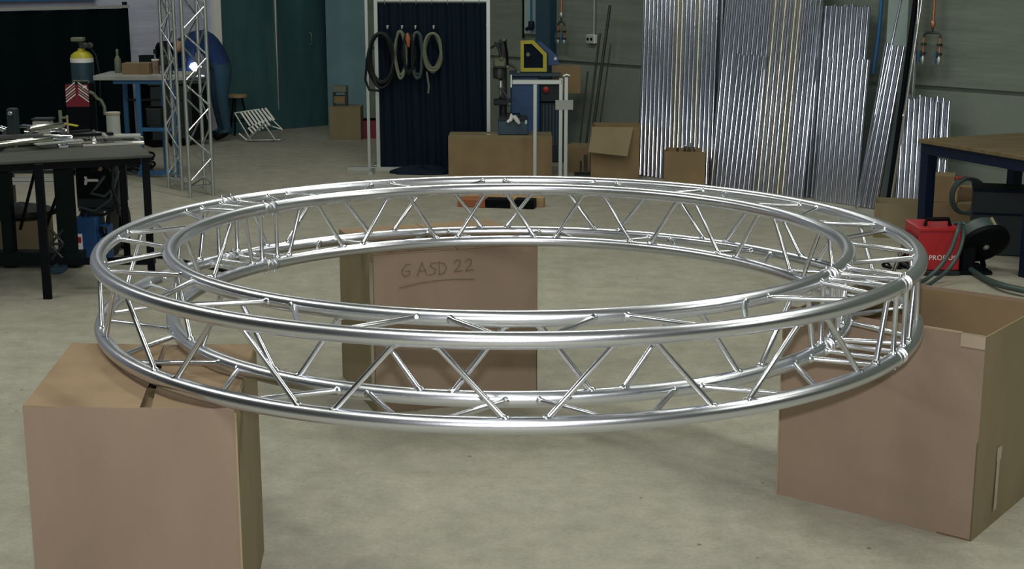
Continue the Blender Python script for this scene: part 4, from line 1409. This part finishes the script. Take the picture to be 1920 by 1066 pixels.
part('cap', MB().lathe([(.028, zt_), (.028, zt_ + .02), (.022, zt_ + .025)], (at(155, 408, cn.y).x, cn.y + .065, 0), 14), 'navy', ct)
um = fl(185, 395)
ux0, ux1 = at(142, 350, 9.9).x, at(215, 350, 9.9).x
uw = thing('power_unit', 'dark welding power unit with cables on trolley behind blue canister', 'machine', ((ux0 + ux1) / 2, 9.95, 0))
uz = lambda py: at(180, py, 9.9).z
part('body', MB().box(ux0, ux1, 9.9, 10.25, uz(392), uz(308), .012), 'grey_dark', uw)
part('front_panel', MB().box(ux0 + .01, ux1 - .01, 9.893, 9.9, uz(372), uz(316)), 'black', uw)
part('handle', MB().path([at(160, 340, 9.88), at(166, 338, 9.86), at(184, 338, 9.86)], .01, 8), 'white', uw)
part('handle', MB().path([at(160, 332, 9.88), at(163, 338, 9.86), at(160, 345, 9.88)], .01, 8), 'white', uw)
part('control_strip', MB().box(at(168, 318, 9.89).x, at(192, 318, 9.89).x, 9.886, 9.893, uz(322), uz(314)), 'green', uw)
part('knob', MB().lathe([(.014, 0), (.012, .02)], (at(189, 316, 9.89).x, 9.886, uz(316)), 10, 'y'), 'card_edge', uw)
for sx in (ux0 + .04, ux1 - .04):
    for yyy in (9.95, 10.2):
        part('wheel', MB().lathe([(.01, -.015), (uz(392) / 2, -.015), (uz(392) / 2, .015), (.01, .015)], (sx, yyy, uz(392) / 2), 14, 'x'), 'black_rub', uw)
part('trolley_rail', MB().box(ux0, ux1, 9.93, 10.22, uz(392) - .02, uz(392)), 'dark_steel', uw)
uc = thing('cable_bunch', 'bunch of dark cables hanging between power unit and blue bench', 'cable', (at(215, 380, 10.0).x, 10.0, 0))
for k, pts in enumerate(([(200, 305), (214, 330), (208, 372), (178, 396), (148, 388)], [(206, 308), (222, 340), (216, 385), (196, 402), (165, 404)], [(196, 330), (180, 352), (170, 362), (196, 368), (214, 350), (222, 320)], [(212, 305), (210, 350), (222, 385), (222, 400)])):
    part('cable', MB().path([at(a, b, 9.84 - .025 * k) for a, b in pts], .011, 6), 'black_rub' if k % 2 else 'hose', uc)
q0 = fl(190, 412); q1 = fl(240, 416)
solo('floor_cable', MB().path([(-2.95, 9.75, .012), (-2.8, 9.72, .012), (-2.6, 9.85, .012), (-2.35, 9.75, .012), (-2.1, 9.5, .012), (-1.75, 9.2, .012)], .010, 6), 'black_rub', 'black cable lying on floor right of blue canister', 'cable', (-2.9, 9.75, .012))
jt = fl(155, 500)
js = thing('trolley_jack', 'small dark scissor stand with thin bars beside blue canister', 'stand', (at(112, 470, 9.35).x, 9.35, 0))
for (a, b, c_, d2) in ((95, 430, 118, 455), (118, 430, 97, 455), (96, 460, 118, 484), (118, 458, 97, 486), (95, 457, 120, 457)):
    part('bar', MB().tube(at(a, b, 9.35), at(c_, d2, 9.35), .009, 6), 'dark_steel', js)
part('base_plate', MB().box(at(100, 486, 9.35).x, at(120, 486, 9.35).x, 9.28, 9.42, 0, .05, .008), 'steel_blue', js)

# ------------------------------------------------------------------ right side: wooden topped table and what stands by it
F0, F1 = Vector((2.94, 10.15)), Vector((3.35, 9.2))
tr = thing('shop_table', 'wooden topped table with square navy steel legs at right edge', 'table', (3.5, 10.0, 0))
ex = (F1 - F0).normalized()
rot = math.atan2(ex.y, ex.x)
TF = frame(F0.x, F0.y, 0, rot)             # x along the near edge towards the camera, y away to the right
WZ = .795
Lf = (F1 - F0).length + .08
part('table_top', MB(TF).box(-.04, Lf + .6, -.03, 0.9, WZ - .03, WZ, .004), 'wood', tr)
part('apron', MB(TF).box(-.03, Lf + .58, -.012, .05, WZ - .105, WZ - .03), 'navy', tr)
part('apron', MB(TF).box(-.03, .03, .05, .82, WZ - .12, WZ - .03), 'navy', tr)
for x, y0 in ((0.01, .03), (Lf - .06, .03), (0.01, .83)):
    part('leg', MB(TF).box(x - .038, x + .038, y0 - .038, y0 + .038, 0, WZ - .03), 'navy', tr)
# cartons, spool, crate beneath
carton('upper small carton behind navy table leg, under cable spool', 3.32, 10.98, .20, .22, .20, R(-20), z=.207, m='card_dull', taped=False)
carton('lower carton under table carrying the small one', 3.45, 10.92, .50, .32, .20, R(-25), m='card_dull', taped=False)
yy = 10.75
so_ = at(1806, 362, yy)
so2 = thing('cable_spool', 'wooden cable spool wound with grey hose on cartons under table', 'spool', (so_.x, yy, so_.z))
part('drum', MB().lathe([(.075, -.10), (.09, -.10), (.09, -.085), (.06, -.085), (.06, .085), (.09, .085), (.09, .10), (.075, .10)], (so_.x + .03, yy, so_.z), 18, 'x'), 'wood_light', so2)
for k in range(4):
    c_ = (so_.x - .03 + .012 * k, yy - .02, so_.z)
    part('hose_loop', MB().path([(c_[0] + (.125 + .01 * k) * math.cos(t) * .8, c_[1] - .09 - .01 * k, c_[2] + (.135) * math.sin(t)) for t in [2 * PI * i / 26 for i in range(26)]], .010, 6, loop=True), 'hose', so2)
part('red_clip', MB().box(at(1787, 331, yy).x, at(1812, 331, yy).x, yy - .12, yy - .05, at(1800, 334, yy).z, at(1800, 328, yy).z, .006), 'red', so2)
yy = 9.95
kr = thing('dark_crate', 'dark slate crate under table behind black drum', 'crate', (at(1885, 400, yy).x, yy, 0))
k0, k1 = at(1824, 400, yy).x, at(1895, 400, yy).x + .35
TK = frame(k0, yy, 0, R(-15))
kz0, kz1 = at(1850, 428, yy).z, at(1824, 354, yy).z
part('body', MB(TK).box(0, k1 - k0, 0, .3, 0.0, kz1, .008), 'grey_dark', kr)
part('rim', MB(TK).box(-.006, k1 - k0 + .006, -.008, .308, kz1 - .018, kz1 + .002), 'curtain', kr)
part('side_rib', MB(TK).box(.0, k1 - k0, -.008, 0, kz1 - .18, kz1 - .165), 'curtain', kr)

yy = 9.25
rm0, rm1 = at(1722, 480, yy).x, at(1800, 480, yy).x
rz = lambda py: at(1765, py, yy).z
rm = thing('welding_unit', 'bright red welding unit with white lettering beside black drum', 'machine', ((rm0 + rm1) / 2, yy + .15, 0))
zt, zb2 = rz(428), .03
part('body', MB().box(rm0 - .0, rm1, yy, yy + .36, zb2, zt, .008), 'red', rm)
part('front_edge', MB().box(rm0 - .004, rm1 + .004, yy - .008, yy + .012, zt - .02, zt + .004, .003), 'red', rm)
part('base_frame', MB().box(rm0 - .02, rm1 + .0, yy - .02, yy + .38, 0, zb2, .004), 'grey_dark', rm)
part('handle', MB().path([(rm0 + .06, yy + .1, zt), (rm0 + .07, yy + .1, zt + .045), (rm1 - .06, yy + .1, zt + .045), (rm1 - .05, yy + .1, zt)], .014, 8), 'black', rm)
part('side_grille', MB().box(rm0 - .012, rm0, yy + .05, yy + .3, .08, zt - .06), 'red_dark', rm)
fc = bpy.data.curves.new('lettering', 'FONT')
fc.body = 'PRODUC'
fc.size = .052
fc.extrude = .0008
fc.space_character = 1.05
fo = bpy.data.objects.new('lettering_tmp', fc)
COL.objects.link(fo)
dg = bpy.context.evaluated_depsgraph_get()
fm = bpy.data.meshes.new_from_object(fo.evaluated_get(dg))
bpy.data.objects.remove(fo)
fm.materials.append(M['white'])
wid = max(v.co.x for v in fm.vertices)
sc_ = (at(1795, 483, yy).x - at(1741, 483, yy).x) / wid
fo = bpy.data.objects.new('lettering', fm)
COL.objects.link(fo)
fo.parent = rm
fo.scale = (sc_, sc_ * 1.0, 1)
fo.rotation_euler = (PI / 2, 0, 0)
fo.location = Vector((at(1741, 487, yy).x, yy - .002, rz(487))) - ORG[rm.name]
fo['label'] = 'white capital lettering'

# black drum / hose reel
yy = 9.3
dc = at(1848, 462, yy)
bdm = thing('black_drum', 'round black drum motor with pale stripe between red unit and table leg', 'drum', (dc.x, yy, 0))
Td = Matrix.Translation(dc) @ Matrix.Rotation(R(12), 4, 'Z') @ Matrix.Rotation(R(38), 4, 'X')
part('disc', MB(Td).lathe([(.02, .0), (.14, .0), (.168, -.012), (.172, -.04), (.16, -.05), (.05, -.06)], (0, 0, 0), 28, 'y'), 'black', bdm)
part('hub', MB(Td).lathe([(.012, 0.0), (.022, .004), (.022, .012), (.008, .02)], (0.0, 0, 0), 14, 'y'), 'alu_dull', bdm)
part('housing', MB(Td).lathe([(.13, -.05), (.14, -.08), (.135, -.14), (.10, -.17), (.04, -.18)], (0, 0, 0), 24, 'y'), 'hose', bdm)
part('stripe', MB(Td).box(.03, .043, .06, .13, .13, .145), 'card_edge', bdm)
b0 = Vector((at(1803, 470, yy).x, 0, 0)).x
part('stand_plate', MB().box(b0 - .0, b0 + .09, yy - .02, yy + .12, .0, dc.z + .02, .006), 'black', bdm)
part('foot', MB().box(b0 - .05, b0 + .2, yy - .05, yy + .25, .0, .025, .004), 'black', bdm)
part('stay', MB().tube((dc.x, yy + .10, dc.z - .05), (dc.x + .05, yy + .16, .02), .018, 8), 'black', bdm)
# hoses
def floor_hose(label, pts, r, m='hose'):
    P3 = []
    for a, b, Y in pts:
        q = at(a, b, Y)
        q.z = max(q.z, r)
        P3.append(q)
    # soften the run
    out = []
    for i in range(len(P3) - 1):
        p_, a_, b_, n_ = P3[max(i - 1, 0)], P3[i], P3[i + 1], P3[min(i + 2, len(P3) - 1)]
        for k in range(6):
            t = k / 6
            out.append(.5 * ((2 * a_) + (b_ - p_) * t + (2 * p_ - 5 * a_ + 4 * b_ - n_) * t * t + (3 * a_ - p_ - 3 * b_ + n_) * t ** 3))
    out.append(P3[-1])
    for q in out:
        q.z = max(q.z, r)
    solo('hose', MB().path(out, r, 10), m, label, 'hose', tuple(P3[0]), 'hoses around the red welding unit')


floor_hose('left of two grey green hoses curving down across red unit', [(1800, 418, 9.2), (1796, 432, 9.12), (1782, 470, 9.08), (1762, 500, 9.05), (1738, 522, 9.0), (1725, 528, 8.95)], .014)
floor_hose('right of two grey green hoses curving down across red unit', [(1805, 425, 9.2), (1806, 445, 9.12), (1795, 480, 9.06), (1775, 508, 9.0), (1752, 526, 8.9), (1738, 536, 8.8)], .013)
floor_hose('dark hose lying on floor running out to right picture edge', [(1812, 500, 9.35), (1830, 512, 9.2), (1850, 524, 9.0), (1880, 535, 8.75), (1925, 545, 8.6)], .02)
floor_hose('pair hose draped over top of red unit behind its handle', [(1735, 424, 9.5), (1752, 418, 9.5), (1785, 420, 9.5), (1805, 418, 9.4), (1822, 430, 9.35)], .013)
# black clamp tangle left of the red unit
yy = 9.5
tg = thing('earth_clamp', 'small black clamp with tangled wire on floor left of red unit', 'clamp', (at(1680, 495, yy).x, yy, 0))
for k, pts in enumerate(([(1653, 508), (1662, 490), (1672, 484), (1680, 496), (1690, 500)], [(1658, 486), (1670, 500), (1686, 486), (1698, 476)], [(1676, 505), (1684, 492), (1694, 500), (1700, 508)], [(1655, 498), (1668, 508), (1690, 507)])):
    P3 = [at(a, b, yy - .02 * k) for a, b in pts]
    for q in P3:
        q.z = max(q.z, .012)
    part('wire', MB().path(P3, .010, 6), 'black', tg)
part('jaw', MB().path([at(1668, 502, yy - .03), at(1676, 494, yy - .03), at(1688, 496, yy - .03)], [.006, .014, .006], 8), 'alu_dull', tg)

# ------------------------------------------------------------------ low dark pallet on the floor behind the ring
py_ = 11.9
pt = thing('timber_skid', 'low timber skid with dark blocks on floor behind ring', 'skid', (at(955, 375, py_).x, py_, 0))
q0, q1 = fl(868, 368), fl(1010, 386)
TP = frame(at(905, 375, 11.95).x, 11.95, 0, R(-12))
part('plank', MB(TP).box(-.22, .02, 0, .12, .0, .07, .005), 'orange', pt, 'orange brown timber end')
part('block', MB(TP).box(.02, .24, .0, .12, .0, .075, .006), 'black', pt)
part('plank', MB(TP).box(.24, .27, -.01, .13, .0, .08, .004), 'wood_light', pt)
part('block', MB(TP).box(.27, .44, .0, .12, .0, .08, .006), 'black', pt)
part('plank', MB(TP).box(-.18, .5, .12, .2, .0, .085, .005), 'wood_light', pt)
